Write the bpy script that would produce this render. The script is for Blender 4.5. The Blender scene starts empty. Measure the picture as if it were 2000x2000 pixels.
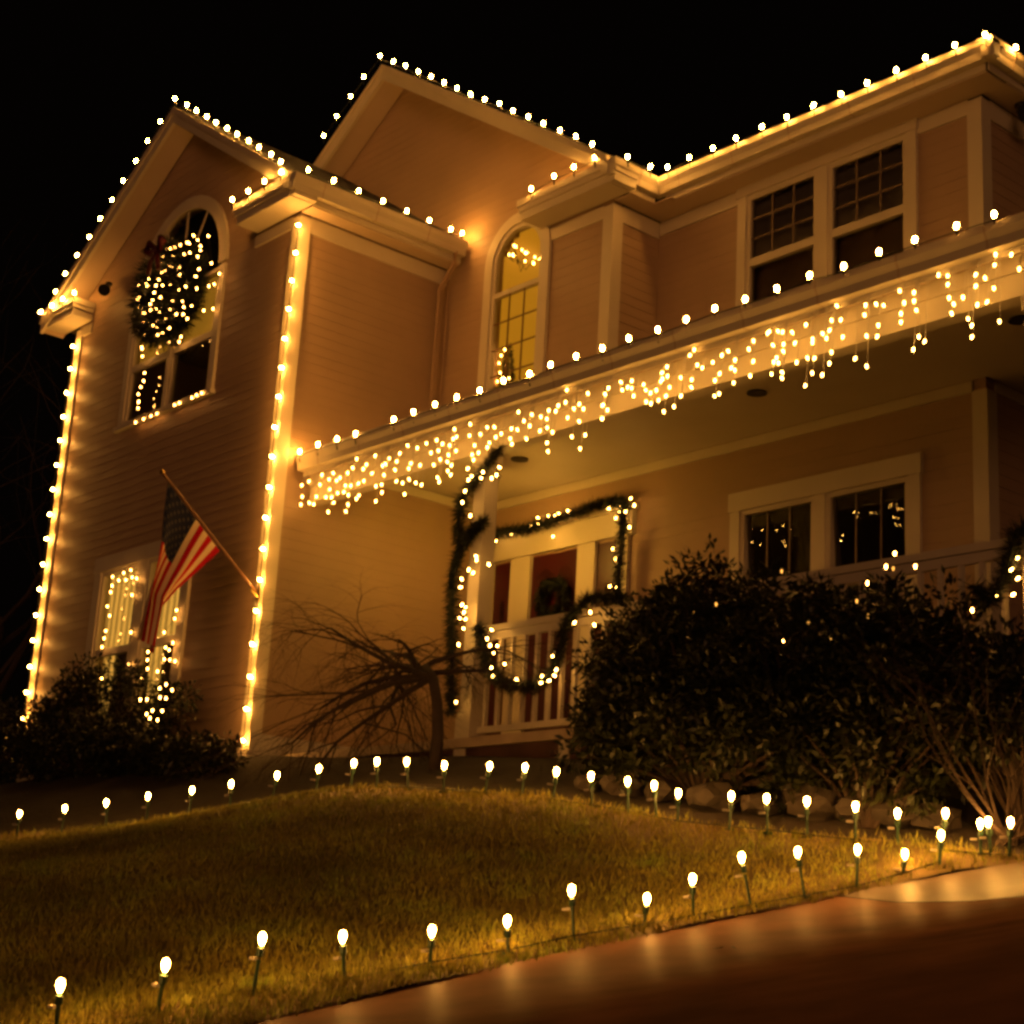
import bpy, math, random
import numpy as np
from mathutils import Vector, Matrix
random.seed(7); rng=np.random.default_rng(7)
sc=bpy.context.scene; COL=sc.collection
# ---------------------------------------------------------------- camera
cd=bpy.data.cameras.new('camera'); cam=bpy.data.objects.new('camera',cd); COL.objects.link(cam)
cd.sensor_width=36; cd.lens=57.48; cd.clip_start=.1; cd.clip_end=600
YAW,PITCH,ROLL=-.86663854,.26465737,.05897176
fw=Vector((math.sin(YAW)*math.cos(PITCH),math.cos(YAW)*math.cos(PITCH),math.sin(PITCH)))
rt=Vector((math.cos(YAW),-math.sin(YAW),0)); up=rt.cross(fw)
r_=math.cos(ROLL)*rt+math.sin(ROLL)*up; u_=-math.sin(ROLL)*rt+math.cos(ROLL)*up
M=Matrix((r_,u_,-fw)).transposed().to_4x4(); M.translation=Vector((15.2207,-9.4092,-1.9603))
cam.matrix_world=M; sc.camera=cam
# ---------------------------------------------------------------- night sky, added warm fill light, exposure
wd=bpy.data.worlds.new('World'); sc.world=wd; wd.use_nodes=True
bg=wd.node_tree.nodes['Background']; bg.inputs[0].default_value=(.9,.55,.35,1); bg.inputs[1].default_value=.0011
sd=bpy.data.lights.new('fill_sun','SUN'); sun=bpy.data.objects.new('fill_sun',sd); COL.objects.link(sun)  # unseen warm fill lamp, added to lift the fronts, porch wall and lawn
sd.energy=.58; sd.color=(1,.41,.16); sd.angle=math.radians(25); sun.rotation_euler=Vector((-.66,.72,-.03)).to_track_quat('-Z','Y').to_euler()
vs=sc.view_settings; vs.view_transform='Standard'; vs.look='None'; vs.exposure=0; vs.gamma=1
sc.cycles.use_denoising=True; sc.cycles.filter_width=3.1; sc.cycles.max_bounces=4; sc.cycles.diffuse_bounces=2; sc.cycles.transparent_max_bounces=6; sc.cycles.use_adaptive_sampling=True; sc.cycles.adaptive_threshold=.03
sc.cycles.sample_clamp_indirect=3; sc.cycles.caustics_reflective=False; sc.cycles.caustics_refractive=False
sc.cycles.use_light_tree=True
WARM=(1,.43,.07)
L_BULB,L_STAKE,L_ICE,L_MINI,L_GARL=370,300,50,55,75
# ---------------------------------------------------------------- materials
def mat(name,col,rough=.6,noise=.0,scale=8,bump=0,spec=.4,col2=None,metal=0,bscale=None):
    m=bpy.data.materials.new(name); m.use_nodes=True; nt=m.node_tree; p=nt.nodes['Principled BSDF']
    p.inputs['Base Color'].default_value=(*col,1); p.inputs['Roughness'].default_value=rough
    p.inputs['Specular IOR Level'].default_value=spec; p.inputs['Metallic'].default_value=metal
    if noise or col2 or bump:
        tc=nt.nodes.new('ShaderNodeTexCoord'); n=nt.nodes.new('ShaderNodeTexNoise')
        n.inputs['Scale'].default_value=scale; n.inputs['Detail'].default_value=5
        nt.links.new(tc.outputs['Object'],n.inputs['Vector'])
        c2=col2 or tuple(c*(1-noise) for c in col)
        r=nt.nodes.new('ShaderNodeValToRGB'); r.color_ramp.elements[0].color=(*c2,1); r.color_ramp.elements[1].color=(*col,1)
        r.color_ramp.elements[0].position=.32; r.color_ramp.elements[1].position=.68
        nt.links.new(n.outputs['Fac'],r.inputs['Fac']); nt.links.new(r.outputs['Color'],p.inputs['Base Color'])
        if bump:
            n2=nt.nodes.new('ShaderNodeTexNoise'); n2.inputs['Scale'].default_value=bscale or scale*4; n2.inputs['Detail'].default_value=4
            nt.links.new(tc.outputs['Object'],n2.inputs['Vector'])
            b=nt.nodes.new('ShaderNodeBump'); b.inputs['Strength'].default_value=bump; b.inputs['Distance'].default_value=.02
            nt.links.new(n2.outputs['Fac'],b.inputs['Height']); nt.links.new(b.outputs['Normal'],p.inputs['Normal'])
    return m
def emit(name,col,s,base=None):
    m=bpy.data.materials.new(name); m.use_nodes=True; p=m.node_tree.nodes['Principled BSDF']
    p.inputs['Base Color'].default_value=(*(base or (.6,.55,.45)),1); p.inputs['Roughness'].default_value=.4
    p.inputs['Emission Color'].default_value=(*col,1); p.inputs['Emission Strength'].default_value=s
    return m
def glassmat(name,refl=1.0):
    m=bpy.data.materials.new(name); m.use_nodes=True; nt=m.node_tree; nt.nodes.clear()
    o=nt.nodes.new('ShaderNodeOutputMaterial'); mx=nt.nodes.new('ShaderNodeMixShader'); t=nt.nodes.new('ShaderNodeBsdfTransparent'); g=nt.nodes.new('ShaderNodeBsdfGlossy')
    g.inputs['Roughness'].default_value=.015; t.inputs[0].default_value=(.88,.88,.85,1)
    f=nt.nodes.new('ShaderNodeFresnel'); f.inputs[0].default_value=1.6
    mm=nt.nodes.new('ShaderNodeMath'); mm.operation='MULTIPLY'; mm.inputs[1].default_value=refl
    nt.links.new(f.outputs[0],mm.inputs[0]); nt.links.new(mm.outputs[0],mx.inputs[0]); nt.links.new(t.outputs[0],mx.inputs[1]); nt.links.new(g.outputs[0],mx.inputs[2]); nt.links.new(mx.outputs[0],o.inputs[0])
    return m
MT=dict(
 siding=mat('siding_paint',(.38,.255,.16),.55,.12,1.3,.05,.35,bscale=40),
 trim=mat('trim_paint',(.58,.50,.36),.5,.08,2.0,0,.4),
 soffit=mat('soffit_paint',(.50,.38,.27),.6,.1,1.5),
 shingle=mat('roof_shingles',(.045,.04,.038),.9,.5,14,.6),
 found=mat('foundation',(.5,.44,.36),.85,.2,5,.2),
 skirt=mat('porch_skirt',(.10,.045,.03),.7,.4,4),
 deck=mat('porch_deck',(.5,.38,.25),.6,.2,5),
 door=mat('door_paint',(.045,.001,.004),.35,.15,3),
 glass=glassmat('window_glass'),
 glass2=glassmat('window_glass_inner',.8),
 curtain=mat('dim_curtain',(.30,.19,.14),.9,.3,4), blind=mat('blind_fabric',(.8,.7,.55),.8,.1,3),
 dark=mat('dark_room',(.05,.035,.03),.9,.3,3),
 black=mat('black_metal',(.01,.01,.01),.4,.2,6),
 metal=mat('brass',(.5,.35,.12),.3,.1,9,metal=1),
 wire=mat('green_wire',(.012,.02,.012),.6,.2,20),
 wwire=mat('white_wire',(.5,.45,.38),.6,.1,20),
 stake=mat('green_stake',(.02,.06,.03),.5,.2,20),
 needles=mat('needles',(.014,.020,.009),.6,.5,9),
 leaf=mat('evergreen_leaf',(.018,.021,.007),.4,.55,5,0,.25,col2=(.006,.008,.003)),
 bark=mat('bark',(.035,.02,.014),.85,.4,12,.5),
 soil=mat('bark_mulch',(.024,.013,.009),.95,.5,9,.8),
 lawn=mat('turf_soil',(.15,.10,.03),.95,.4,3,.6),
 rock=mat('garden_stone',(.035,.025,.02),.85,.45,4,.6),
 drive_top=mat('upper_drive',(.16,.11,.08),.5,.3,2.5,.1,.1),
 bow=mat('red_ribbon',(.07,.002,.005),.45,.2,6),
 pole=mat('wood_pole',(.17,.075,.035),.5,.2,8),
 bulb=emit('lit_bulb',WARM,L_BULB), stakeb=emit('lit_stake_bulb',WARM,L_STAKE), ice=emit('lit_icicle_bulb',(1,.46,.08),L_ICE), mini=emit('lit_mini_bulb',(1,.42,.08),L_MINI), dim=emit('dim_mini_bulb',(1,.42,.06),2.2), garl=emit('lit_garland_bulb',(1,.48,.09),L_GARL),
 glow=emit('lit_blind',(1,.42,.03),.34,(.4,.3,.15)), room=emit('lit_room',(1,.40,.014),.42,(.4,.3,.1)), glow2=emit('lit_curtain',(1,.48,.07),.95,(.5,.4,.2)), lantern=emit('lit_lantern_glass',(1,.50,.06),125), muntin=mat('muntin_paint',(.22,.16,.10),.6,.1,9), tube=emit('lit_tube',(.5,.75,1),.9),
)
def folds(m):      # hanging fabric: light and shade of its folds painted as bands of glow
    nt=m.node_tree; p=nt.nodes['Principled BSDF']; tc=nt.nodes.new('ShaderNodeTexCoord'); w=nt.nodes.new('ShaderNodeTexWave'); w.bands_direction='X'; w.inputs['Scale'].default_value=2.2; w.inputs['Distortion'].default_value=1.2
    r=nt.nodes.new('ShaderNodeMapRange'); r.inputs[3].default_value=.35; r.inputs[4].default_value=1.15
    nt.links.new(tc.outputs['Object'],w.inputs['Vector']); nt.links.new(w.outputs['Fac'],r.inputs[0]); nt.links.new(r.outputs[0],p.inputs['Emission Strength'])
folds(MT['glow2'])
def asphalt():
    m=mat('driveway_asphalt',(.25,.11,.062),.4,.45,2.2,.12,.02,bscale=60); nt=m.node_tree; p=nt.nodes['Principled BSDF']
    tc=nt.nodes.new('ShaderNodeTexCoord'); n=nt.nodes.new('ShaderNodeTexNoise'); n.inputs['Scale'].default_value=1.1; n.inputs['Detail'].default_value=6
    mr=nt.nodes.new('ShaderNodeMapRange'); mr.inputs[3].default_value=.36; mr.inputs[4].default_value=.52
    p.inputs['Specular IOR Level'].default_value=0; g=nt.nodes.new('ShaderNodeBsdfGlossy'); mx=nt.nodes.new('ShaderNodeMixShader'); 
    sx=nt.nodes.new('ShaderNodeSeparateXYZ'); edge_gloss=nt.nodes.new('ShaderNodeMapRange'); edge_gloss.interpolation_type='SMOOTHSTEP'; edge_gloss.inputs[1].default_value=10.9; edge_gloss.inputs[2].default_value=9.7; edge_gloss.inputs[3].default_value=.004; edge_gloss.inputs[4].default_value=.05  # gloss band shaped so bulb reflections appear only along the lawn edge
    nt.links.new(tc.outputs['Object'],sx.inputs[0]); nt.links.new(sx.outputs[0],edge_gloss.inputs[0]); nt.links.new(edge_gloss.outputs[0],mx.inputs[0])
    o=nt.nodes['Material Output']
    nt.links.new(tc.outputs['Object'],n.inputs['Vector']); nt.links.new(n.outputs['Fac'],mr.inputs[0]); nt.links.new(mr.outputs[0],g.inputs['Roughness'])
    nt.links.new(p.outputs[0],mx.inputs[1]); nt.links.new(g.outputs[0],mx.inputs[2]); nt.links.new(mx.outputs[0],o.inputs[0])
    for b in [x for x in nt.nodes if x.type=='BUMP']: b.inputs['Distance'].default_value=.006
    return m
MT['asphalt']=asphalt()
def grassmat():
    m=bpy.data.materials.new('grass_blades'); m.use_nodes=True; nt=m.node_tree; p=nt.nodes['Principled BSDF']
    tc=nt.nodes.new('ShaderNodeTexCoord'); n=nt.nodes.new('ShaderNodeTexNoise'); n.inputs['Scale'].default_value=2.2; n.inputs['Detail'].default_value=8; n.inputs['Roughness'].default_value=.75
    r=nt.nodes.new('ShaderNodeValToRGB'); e=r.color_ramp.elements; e[0].color=(.38,.27,.04,1); e[1].color=(.24,.33,.04,1); e[0].position=.3; e[1].position=.7
    x=e.new(.52); x.color=(.34,.32,.045,1)
    p.inputs['Roughness'].default_value=.6; p.inputs['Specular IOR Level'].default_value=.2
    n2=nt.nodes.new('ShaderNodeTexNoise'); n2.inputs['Scale'].default_value=38; n2.inputs['Detail'].default_value=3; mp=nt.nodes.new('ShaderNodeMapRange'); mp.inputs[1].default_value=.3; mp.inputs[2].default_value=.7; mp.inputs[3].default_value=.35; mp.inputs[4].default_value=1.3
    n3=nt.nodes.new('ShaderNodeTexNoise'); n3.inputs['Scale'].default_value=1.1; n3.inputs['Detail'].default_value=4; mq=nt.nodes.new('ShaderNodeMapRange'); mq.inputs[1].default_value=.35; mq.inputs[2].default_value=.62; mq.inputs[3].default_value=.5; mq.inputs[4].default_value=1.15
    mu=nt.nodes.new('ShaderNodeMath'); mu.operation='MULTIPLY'; vm=nt.nodes.new('ShaderNodeVectorMath'); vm.operation='SCALE'
    for q in (n,n2,n3): nt.links.new(tc.outputs['Object'],q.inputs['Vector'])
    nt.links.new(n2.outputs['Fac'],mp.inputs[0]); nt.links.new(n3.outputs['Fac'],mq.inputs[0]); nt.links.new(mp.outputs[0],mu.inputs[0]); nt.links.new(mq.outputs[0],mu.inputs[1])
    nt.links.new(n.outputs['Fac'],r.inputs['Fac']); nt.links.new(r.outputs['Color'],vm.inputs[0]); nt.links.new(mu.outputs[0],vm.inputs['Scale']); nt.links.new(vm.outputs[0],p.inputs['Base Color'])
    return m
MT['grass']=grassmat()
# ---------------------------------------------------------------- mesh helpers
class MB:
    def __init__(s): s.v=[]; s.f=[]
    def add(s,v,f):
        n=len(s.v); s.v+=[tuple(p) for p in v]; s.f+=[tuple(i+n for i in q) for q in f]; return s
    def box(s,x0,x1,y0,y1,z0,z1):
        return s.add([(x0,y0,z0),(x1,y0,z0),(x1,y1,z0),(x0,y1,z0),(x0,y0,z1),(x1,y0,z1),(x1,y1,z1),(x0,y1,z1)],
          [(0,3,2,1),(4,5,6,7),(0,1,5,4),(1,2,6,5),(2,3,7,6),(3,0,4,7)])
    def prism(s,poly,fn,a,b):            # poly in 2-D, fn(p,q,t)->xyz, extruded t=a..b
        n=len(poly); v=[fn(p[0],p[1],a) for p in poly]+[fn(p[0],p[1],b) for p in poly]
        return s.add(v,[tuple(range(n-1,-1,-1)),tuple(range(n,2*n))]+[(i,(i+1)%n,n+(i+1)%n,n+i) for i in range(n)])
    def xz(s,poly,y0,y1): return s.prism(list(poly)[::-1],lambda p,q,t:(p,t,q),y0,y1)
    def yz(s,poly,x0,x1): return s.prism(poly,lambda p,q,t:(t,p,q),x0,x1)
    def tube(s,path,r,n=6):
        P=[Vector(p) for p in path]; k=len(P); R=r if isinstance(r,(list,tuple)) else [r]*k; v=[]
        for i,p in enumerate(P):
            d=(P[min(i+1,k-1)]-P[max(i-1,0)]).normalized(); a=d.cross(Vector((.31,.2,.93))); 
            if a.length<1e-3:a=d.cross(Vector((1,0,0)))
            a.normalize(); b=d.cross(a)
            for j in range(n):
                t=2*math.pi*j/n; v.append(p+(a*math.cos(t)+b*math.sin(t))*R[i])
        f=[(i*n+j,i*n+(j+1)%n,(i+1)*n+(j+1)%n,(i+1)*n+j) for i in range(k-1) for j in range(n)]
        f+=[tuple(range(n-1,-1,-1)),tuple(range((k-1)*n,k*n))]
        return s.add(v,f)
    def lathe(s,prof,n=8,c=(0,0,0)):
        v=[];k=len(prof)
        for r,z in prof:
            for j in range(n):
                t=2*math.pi*j/n; v.append((c[0]+r*math.cos(t),c[1]+r*math.sin(t),c[2]+z))
        f=[(i*n+j,i*n+(j+1)%n,(i+1)*n+(j+1)%n,(i+1)*n+j) for i in range(k-1) for j in range(n)]
        f+=[tuple(range(n-1,-1,-1)),tuple(range((k-1)*n,k*n))]
        return s.add(v,f)
    def mesh(s,name):
        m=bpy.data.meshes.new(name); m.from_pydata(s.v,[],s.f); m.update(); return m
    def build(s,name,m,parent=None,smooth=False,bevel=0):
        me=s.mesh(name); me.materials.append(MT[m] if isinstance(m,str) else m)
        if smooth: me.polygons.foreach_set('use_smooth',[True]*len(me.polygons))
        return link(name,me,parent)
def link(name,me,parent=None):
    o=bpy.data.objects.new(name,me); COL.objects.link(o)
    if parent: o.parent=parent
    return o
def empty(name,loc=(0,0,0),parent=None):
    o=bpy.data.objects.new(name,None); COL.objects.link(o); o.location=loc; o.empty_display_size=.1
    if parent:o.parent=parent
    return o
def tag(o,label,cat,group=None,kind=None):
    o['label']=label; o['category']=cat
    if group:o['group']=group
    if kind:o['kind']=kind
    return o
def quads(name,V,m,parent=None,nv=4):     # V: (n*nv,3) array of separate polygons
    V=np.asarray(V,dtype=np.float32).reshape(-1,3); n=len(V)//nv
    me=bpy.data.meshes.new(name); me.vertices.add(len(V)); me.vertices.foreach_set('co',V.ravel())
    me.loops.add(len(V)); me.loops.foreach_set('vertex_index',np.arange(len(V),dtype=np.int32))
    me.polygons.add(n); me.polygons.foreach_set('loop_start',np.arange(0,len(V),nv,dtype=np.int32)); me.polygons.foreach_set('loop_total',np.full(n,nv,dtype=np.int32))
    me.update(calc_edges=True); me.materials.append(MT[m]); return link(name,me,parent)
# ---------------------------------------------------------------- measured places of the bulbs (metres)
TOWER_RAKE_L=[(-2.83,-0.37,8.76),(-3.17,-0.37,8.55),(-3.47,-0.37,8.37),(-3.75,-0.37,8.17),(-4.06,-0.37,7.98),(-4.33,-0.37,7.78),(-4.63,-0.37,7.60),(-4.90,-0.37,7.40),(-5.22,-0.37,7.22),(-5.53,-0.37,7.03),(-5.77,-0.37,6.82)]
TOWER_RET_L=[(-5.03,-0.42,6.58),(-5.39,-0.42,6.59),(-5.73,-0.42,6.58),(-6.08,-0.42,6.58)]
TOWER_RAKE_R=[(-2.47,-0.37,8.53),(-2.19,-0.37,8.34),(-1.89,-0.37,8.14),(-1.63,-0.37,7.96),(-1.33,-0.37,7.77),(-1.06,-0.37,7.59),(-0.76,-0.37,7.39),(-0.50,-0.37,7.21),(-0.20,-0.37,7.01),(0.04,-0.37,6.83)]
TOWER_RET_R=[(0.15,-0.42,6.64),(-0.20,-0.42,6.64),(-0.55,-0.42,6.63),(-0.91,-0.42,6.64)]
TOWER_SIDE=[(0.40,-0.21,6.66),(0.40,0.15,6.66),(0.40,0.51,6.66),(0.40,0.87,6.66),(0.40,1.23,6.66),(0.40,1.58,6.66),(0.40,1.92,6.66),(0.40,2.10,6.67)]
CORNER_L=[(-5.57,-0.09,6.02),(-5.56,-0.09,5.68),(-5.57,-0.09,5.32),(-5.58,-0.09,4.97),(-5.58,-0.09,4.62),(-5.58,-0.09,4.26),(-5.59,-0.09,3.91),(-5.59,-0.09,3.55),(-5.58,-0.09,3.20),(-5.59,-0.09,2.84),(-5.59,-0.09,2.49),(-5.59,-0.09,2.13),(-5.58,-0.09,1.78),(-5.56,-0.09,1.42),(-5.55,-0.09,1.07),(-5.55,-0.09,0.72)]
CORNER_C=[(0.11,-0.09,6.10),(0.11,-0.09,5.75),(0.09,-0.09,5.41),(0.08,-0.09,5.06),(0.06,-0.09,4.70),(0.05,-0.09,4.35),(0.05,-0.09,4.00),(0.03,-0.09,3.64),(0.04,-0.09,3.29),(0.04,-0.09,2.93),(0.03,-0.09,2.58),(0.04,-0.09,2.22),(0.04,-0.09,1.87),(0.03,-0.09,1.52),(0.02,-0.09,1.15),(0.04,-0.09,0.79),(0.03,-0.09,0.44),(0.03,-0.09,0.10)]
GABLE_L=[(-1.35,1.83,9.75),(-1.70,1.83,9.57),(-1.98,1.83,9.38),(-2.29,1.83,9.19),(-2.57,1.83,8.99)]
GABLE_R=[(-1.02,1.83,9.53),(-0.73,1.83,9.35),(-0.43,1.83,9.14),(-0.14,1.83,8.95),(0.15,1.83,8.75),(0.43,1.83,8.56),(0.72,1.83,8.36),(1.01,1.83,8.18),(1.30,1.83,8.01),(1.57,1.83,7.81),(1.86,1.83,7.62),(2.14,1.83,7.43),(2.44,1.83,7.23),(2.72,1.83,7.05),(3.00,1.83,6.85)]
GABLE_RET=[(3.05,1.83,6.67),(2.71,1.83,6.67),(2.38,1.83,6.67),(1.99,1.83,6.64)]
BAY_SIDE=[(3.37,2.03,6.64),(3.37,2.39,6.66)]
RIGHT_EAVE=[(3.53,2.50,6.64),(3.86,2.50,6.64),(4.21,2.50,6.63),(4.54,2.50,6.63),(4.90,2.50,6.63),(5.24,2.50,6.62),(5.59,2.50,6.62),(5.94,2.50,6.61),(6.26,2.50,6.61),(6.61,2.50,6.61),(6.95,2.50,6.61),(7.28,2.50,6.61),(7.61,2.50,6.58)]
RIGHT_SIDE=[(7.70,2.87,6.57)]
PORCH=[(0.11,0.22,3.41),(0.47,0.22,3.42),(0.84,0.22,3.41),(1.19,0.22,3.40),(1.87,0.22,3.42),(2.21,0.22,3.43),(2.57,0.22,3.43),(2.92,0.22,3.43),(3.28,0.22,3.42),(3.64,0.22,3.44),(4.02,0.22,3.42),(4.32,0.22,3.44),(4.67,0.22,3.44),(5.02,0.22,3.43),(5.36,0.22,3.44),(5.72,0.22,3.43),(6.06,0.22,3.44),(6.39,0.22,3.45),(6.73,0.22,3.44),(7.07,0.22,3.44),(7.41,0.22,3.46),(7.75,0.22,3.44),(8.09,0.22,3.46),(8.42,0.22,3.46),(8.79,0.22,3.46),(9.11,0.22,3.45)]
ICICLE=[(0.11,0.29,3.03),(0.25,0.29,3.05),(0.50,0.29,3.08),(0.48,0.29,2.97),(0.65,0.29,3.00),(0.72,0.29,3.06),(0.80,0.29,2.96),(0.86,0.29,2.98),(0.43,0.29,2.84),(0.14,0.29,2.89),(0.13,0.29,2.80),(0.30,0.29,2.79),(0.39,0.29,2.76),(0.62,0.29,2.80),(0.68,0.29,2.88),(0.73,0.29,2.78),(0.78,0.29,2.71),(0.69,0.29,2.62),(0.84,0.29,2.81),(0.98,0.29,2.87),(1.08,0.29,2.85),(0.96,0.29,2.80),(1.05,0.29,2.75),(1.06,0.29,2.64),(1.03,0.29,2.57),(1.00,0.29,3.01),(1.09,0.29,3.05),(1.15,0.29,3.14),(1.29,0.29,3.00),(1.34,0.29,3.04),(1.22,0.29,2.85),(1.32,0.29,2.86),(1.21,0.29,2.68),(1.25,0.29,2.71),(1.46,0.29,2.92),(1.49,0.29,3.11),(1.55,0.29,2.76),(1.65,0.29,2.76),(1.67,0.29,2.67),(1.57,0.29,2.59),(1.68,0.29,2.86),(1.69,0.29,2.98),(1.75,0.29,3.03),(1.64,0.29,2.97),(1.89,0.29,2.97),(1.93,0.29,3.05),(1.87,0.29,2.88),(1.91,0.29,2.75),(2.02,0.29,2.71),(2.07,0.29,2.58),(2.11,0.29,2.85),(2.14,0.29,2.90),(2.06,0.29,3.11),(2.23,0.29,3.05),(2.13,0.29,2.73),(2.25,0.29,2.67),(2.35,0.29,2.63),(2.30,0.29,2.85),(2.38,0.29,3.07),(2.47,0.29,2.95),(2.55,0.29,3.07),(2.59,0.29,2.95),(2.65,0.29,3.01),(2.53,0.29,2.81),(2.63,0.29,2.85),(2.61,0.29,2.66),(2.64,0.29,2.61),(2.76,0.29,2.87),(2.75,0.29,2.80),(2.82,0.29,2.75),(2.77,0.29,2.70),(2.82,0.29,2.65),(2.77,0.29,2.97),(2.83,0.29,3.13),(2.87,0.29,3.04),(2.82,0.29,3.03),(2.88,0.29,2.89),(3.08,0.29,3.13),(3.08,0.29,3.01),(3.17,0.29,2.89),(3.14,0.29,2.80),(3.17,0.29,2.74),(3.24,0.29,2.80),(3.25,0.29,2.99),(3.35,0.29,3.04),(3.46,0.29,3.02),(3.49,0.29,2.91),(3.40,0.29,2.87),(3.37,0.29,2.83),(3.57,0.29,2.93),(3.72,0.29,2.95),(3.81,0.29,2.92),(3.71,0.29,2.85),(3.74,0.29,2.79),(3.95,0.29,2.80),(3.81,0.29,3.10),(3.90,0.29,2.99),(3.99,0.29,2.92),(4.01,0.29,3.03),(4.14,0.29,2.98),(4.25,0.29,3.02),(4.23,0.29,2.94),(4.24,0.29,2.85),(4.32,0.29,2.79),(4.14,0.29,2.84),(4.25,0.29,2.70),(4.27,0.29,2.61),(4.35,0.29,2.99),(4.38,0.29,3.04),(4.48,0.29,3.05),(4.49,0.29,3.17),(4.52,0.29,2.89),(4.60,0.29,2.96),(4.67,0.29,2.99),(4.73,0.29,2.93),(4.68,0.29,2.82),(4.78,0.29,3.07),(4.59,0.29,2.69),(4.77,0.29,2.67),(4.71,0.29,2.55),(4.98,0.29,2.91),(5.01,0.29,3.01),(5.05,0.29,3.06),(5.05,0.29,2.85),(4.98,0.29,2.78),(5.05,0.29,3.06),(5.01,0.29,3.01),(4.99,0.29,2.91),(5.05,0.29,2.85),(4.99,0.29,2.78),(5.21,0.29,3.08),(5.23,0.29,3.00),(5.35,0.29,3.06),(5.30,0.29,3.01),(5.35,0.29,2.99),(5.38,0.29,2.91),(5.50,0.29,2.99),(5.53,0.29,2.93),(5.59,0.29,2.89),(5.66,0.29,2.90),(5.54,0.29,2.82),(5.60,0.29,2.79),(5.69,0.29,2.80),(5.78,0.29,3.09),(5.72,0.29,3.05),(5.79,0.29,3.00),(5.73,0.29,2.99),(5.71,0.29,2.97),(5.82,0.29,2.89),(5.78,0.29,2.82),(5.88,0.29,2.70),(5.76,0.29,2.68),(5.95,0.29,2.95),(5.96,0.29,2.78),(6.08,0.29,2.90),(6.08,0.29,2.83),(6.10,0.29,3.17),(6.05,0.29,3.13),(6.14,0.29,3.02),(6.20,0.29,2.98),(6.32,0.29,3.00),(6.42,0.29,3.04),(6.49,0.29,3.06),(6.57,0.29,2.96),(6.53,0.29,2.90),(6.57,0.29,2.87),(6.40,0.29,2.88),(6.35,0.29,2.83),(6.56,0.29,2.76),(6.40,0.29,2.70),(6.35,0.29,2.69),(6.72,0.29,3.02),(6.77,0.29,3.08),(6.77,0.29,2.90),(6.74,0.29,2.78),(6.92,0.29,3.11),(6.94,0.29,3.12),(7.03,0.29,3.10),(7.08,0.29,3.08),(7.18,0.29,3.05),(6.98,0.29,2.99),(7.09,0.29,2.97),(7.09,0.29,2.91),(7.21,0.29,2.95),(7.02,0.29,2.87),(6.99,0.29,2.84),(7.04,0.29,2.82),(6.97,0.29,2.74),(7.08,0.29,2.73),(7.08,0.29,2.68),(7.23,0.29,2.78),(7.34,0.29,2.79),(7.41,0.29,2.77),(7.39,0.29,2.65),(7.49,0.29,2.61),(7.32,0.29,2.56),(7.32,0.29,3.08),(7.39,0.29,2.94),(7.39,0.29,2.91),(7.49,0.29,2.96),(7.53,0.29,2.91),(7.56,0.29,2.97),(7.58,0.29,3.05),(7.58,0.29,2.78),(7.56,0.29,2.69),(7.67,0.29,3.03),(7.69,0.29,2.88),(7.81,0.29,2.67),(7.92,0.29,2.58),(7.63,0.29,3.16),(7.91,0.29,3.09),(8.01,0.29,3.07),(8.08,0.29,3.04),(7.90,0.29,3.01),(8.03,0.29,2.89),(8.23,0.29,3.12),(8.36,0.29,3.07),(8.27,0.29,3.01),(8.36,0.29,3.00),(8.38,0.29,2.92),(8.24,0.29,2.93),(8.24,0.29,2.86),(7.92,0.29,2.83),(8.02,0.29,2.80),(8.40,0.29,2.70),(8.45,0.29,2.65),(8.35,0.29,2.61),(8.58,0.29,3.15),(8.66,0.29,3.12),(8.66,0.29,3.05),(8.67,0.29,2.94),(8.71,0.29,2.88),(8.69,0.29,2.81),(8.79,0.29,2.91),(8.90,0.29,3.06),(8.98,0.29,3.01),(8.90,0.29,2.97),(8.91,0.29,2.82),(8.99,0.29,2.82),(8.83,0.29,2.73),(8.86,0.29,2.67),(8.86,0.29,2.58),(9.05,0.29,2.91),(9.06,0.29,3.09),(9.07,0.29,3.17),(9.20,0.29,3.13),(9.26,0.29,3.00),(9.09,0.29,2.64)]
POST_BULBS=[(3.05,0.32,2.68),(3.12,0.32,2.59),(3.07,0.32,2.56),(3.03,0.32,2.45),(3.00,0.32,2.34),(3.14,0.32,2.18),(3.29,0.32,2.60),(3.27,0.32,2.54),(3.43,0.32,2.51),(3.50,0.32,2.53),(3.54,0.32,2.60),(3.27,0.32,1.75),(3.28,0.32,1.71),(3.47,0.32,1.64),(3.17,0.32,1.63),(3.24,0.32,1.59),(3.06,0.32,1.47),(3.07,0.32,1.55),(3.10,0.32,1.29),(3.16,0.32,1.26),(3.14,0.32,1.21),(3.17,0.32,1.14),(3.08,0.32,1.16),(3.15,0.32,1.05),(3.09,0.32,0.90),(3.11,0.32,0.34)]
DOOR_BULBS=[(0.56,2.82,2.84),(0.68,2.82,2.93),(0.84,2.82,2.88),(1.18,2.82,2.92),(1.30,2.82,3.01),(1.31,2.82,2.93),(1.48,2.82,3.00),(1.59,2.82,2.99),(1.66,2.82,3.00),(1.81,2.82,3.01),(1.84,2.82,2.97),(1.58,2.82,2.74),(2.49,2.82,2.92),(2.67,2.82,2.92),(2.67,2.82,2.86),(2.76,2.82,2.84),(2.83,2.82,2.98),(2.89,2.82,2.89),(2.61,2.82,2.79),(2.83,2.82,2.65),(2.68,2.82,2.56),(2.58,2.82,2.44),(2.63,2.82,2.32),(2.56,2.82,2.02),(2.66,2.82,1.99),(2.66,2.82,1.89)]
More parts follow.
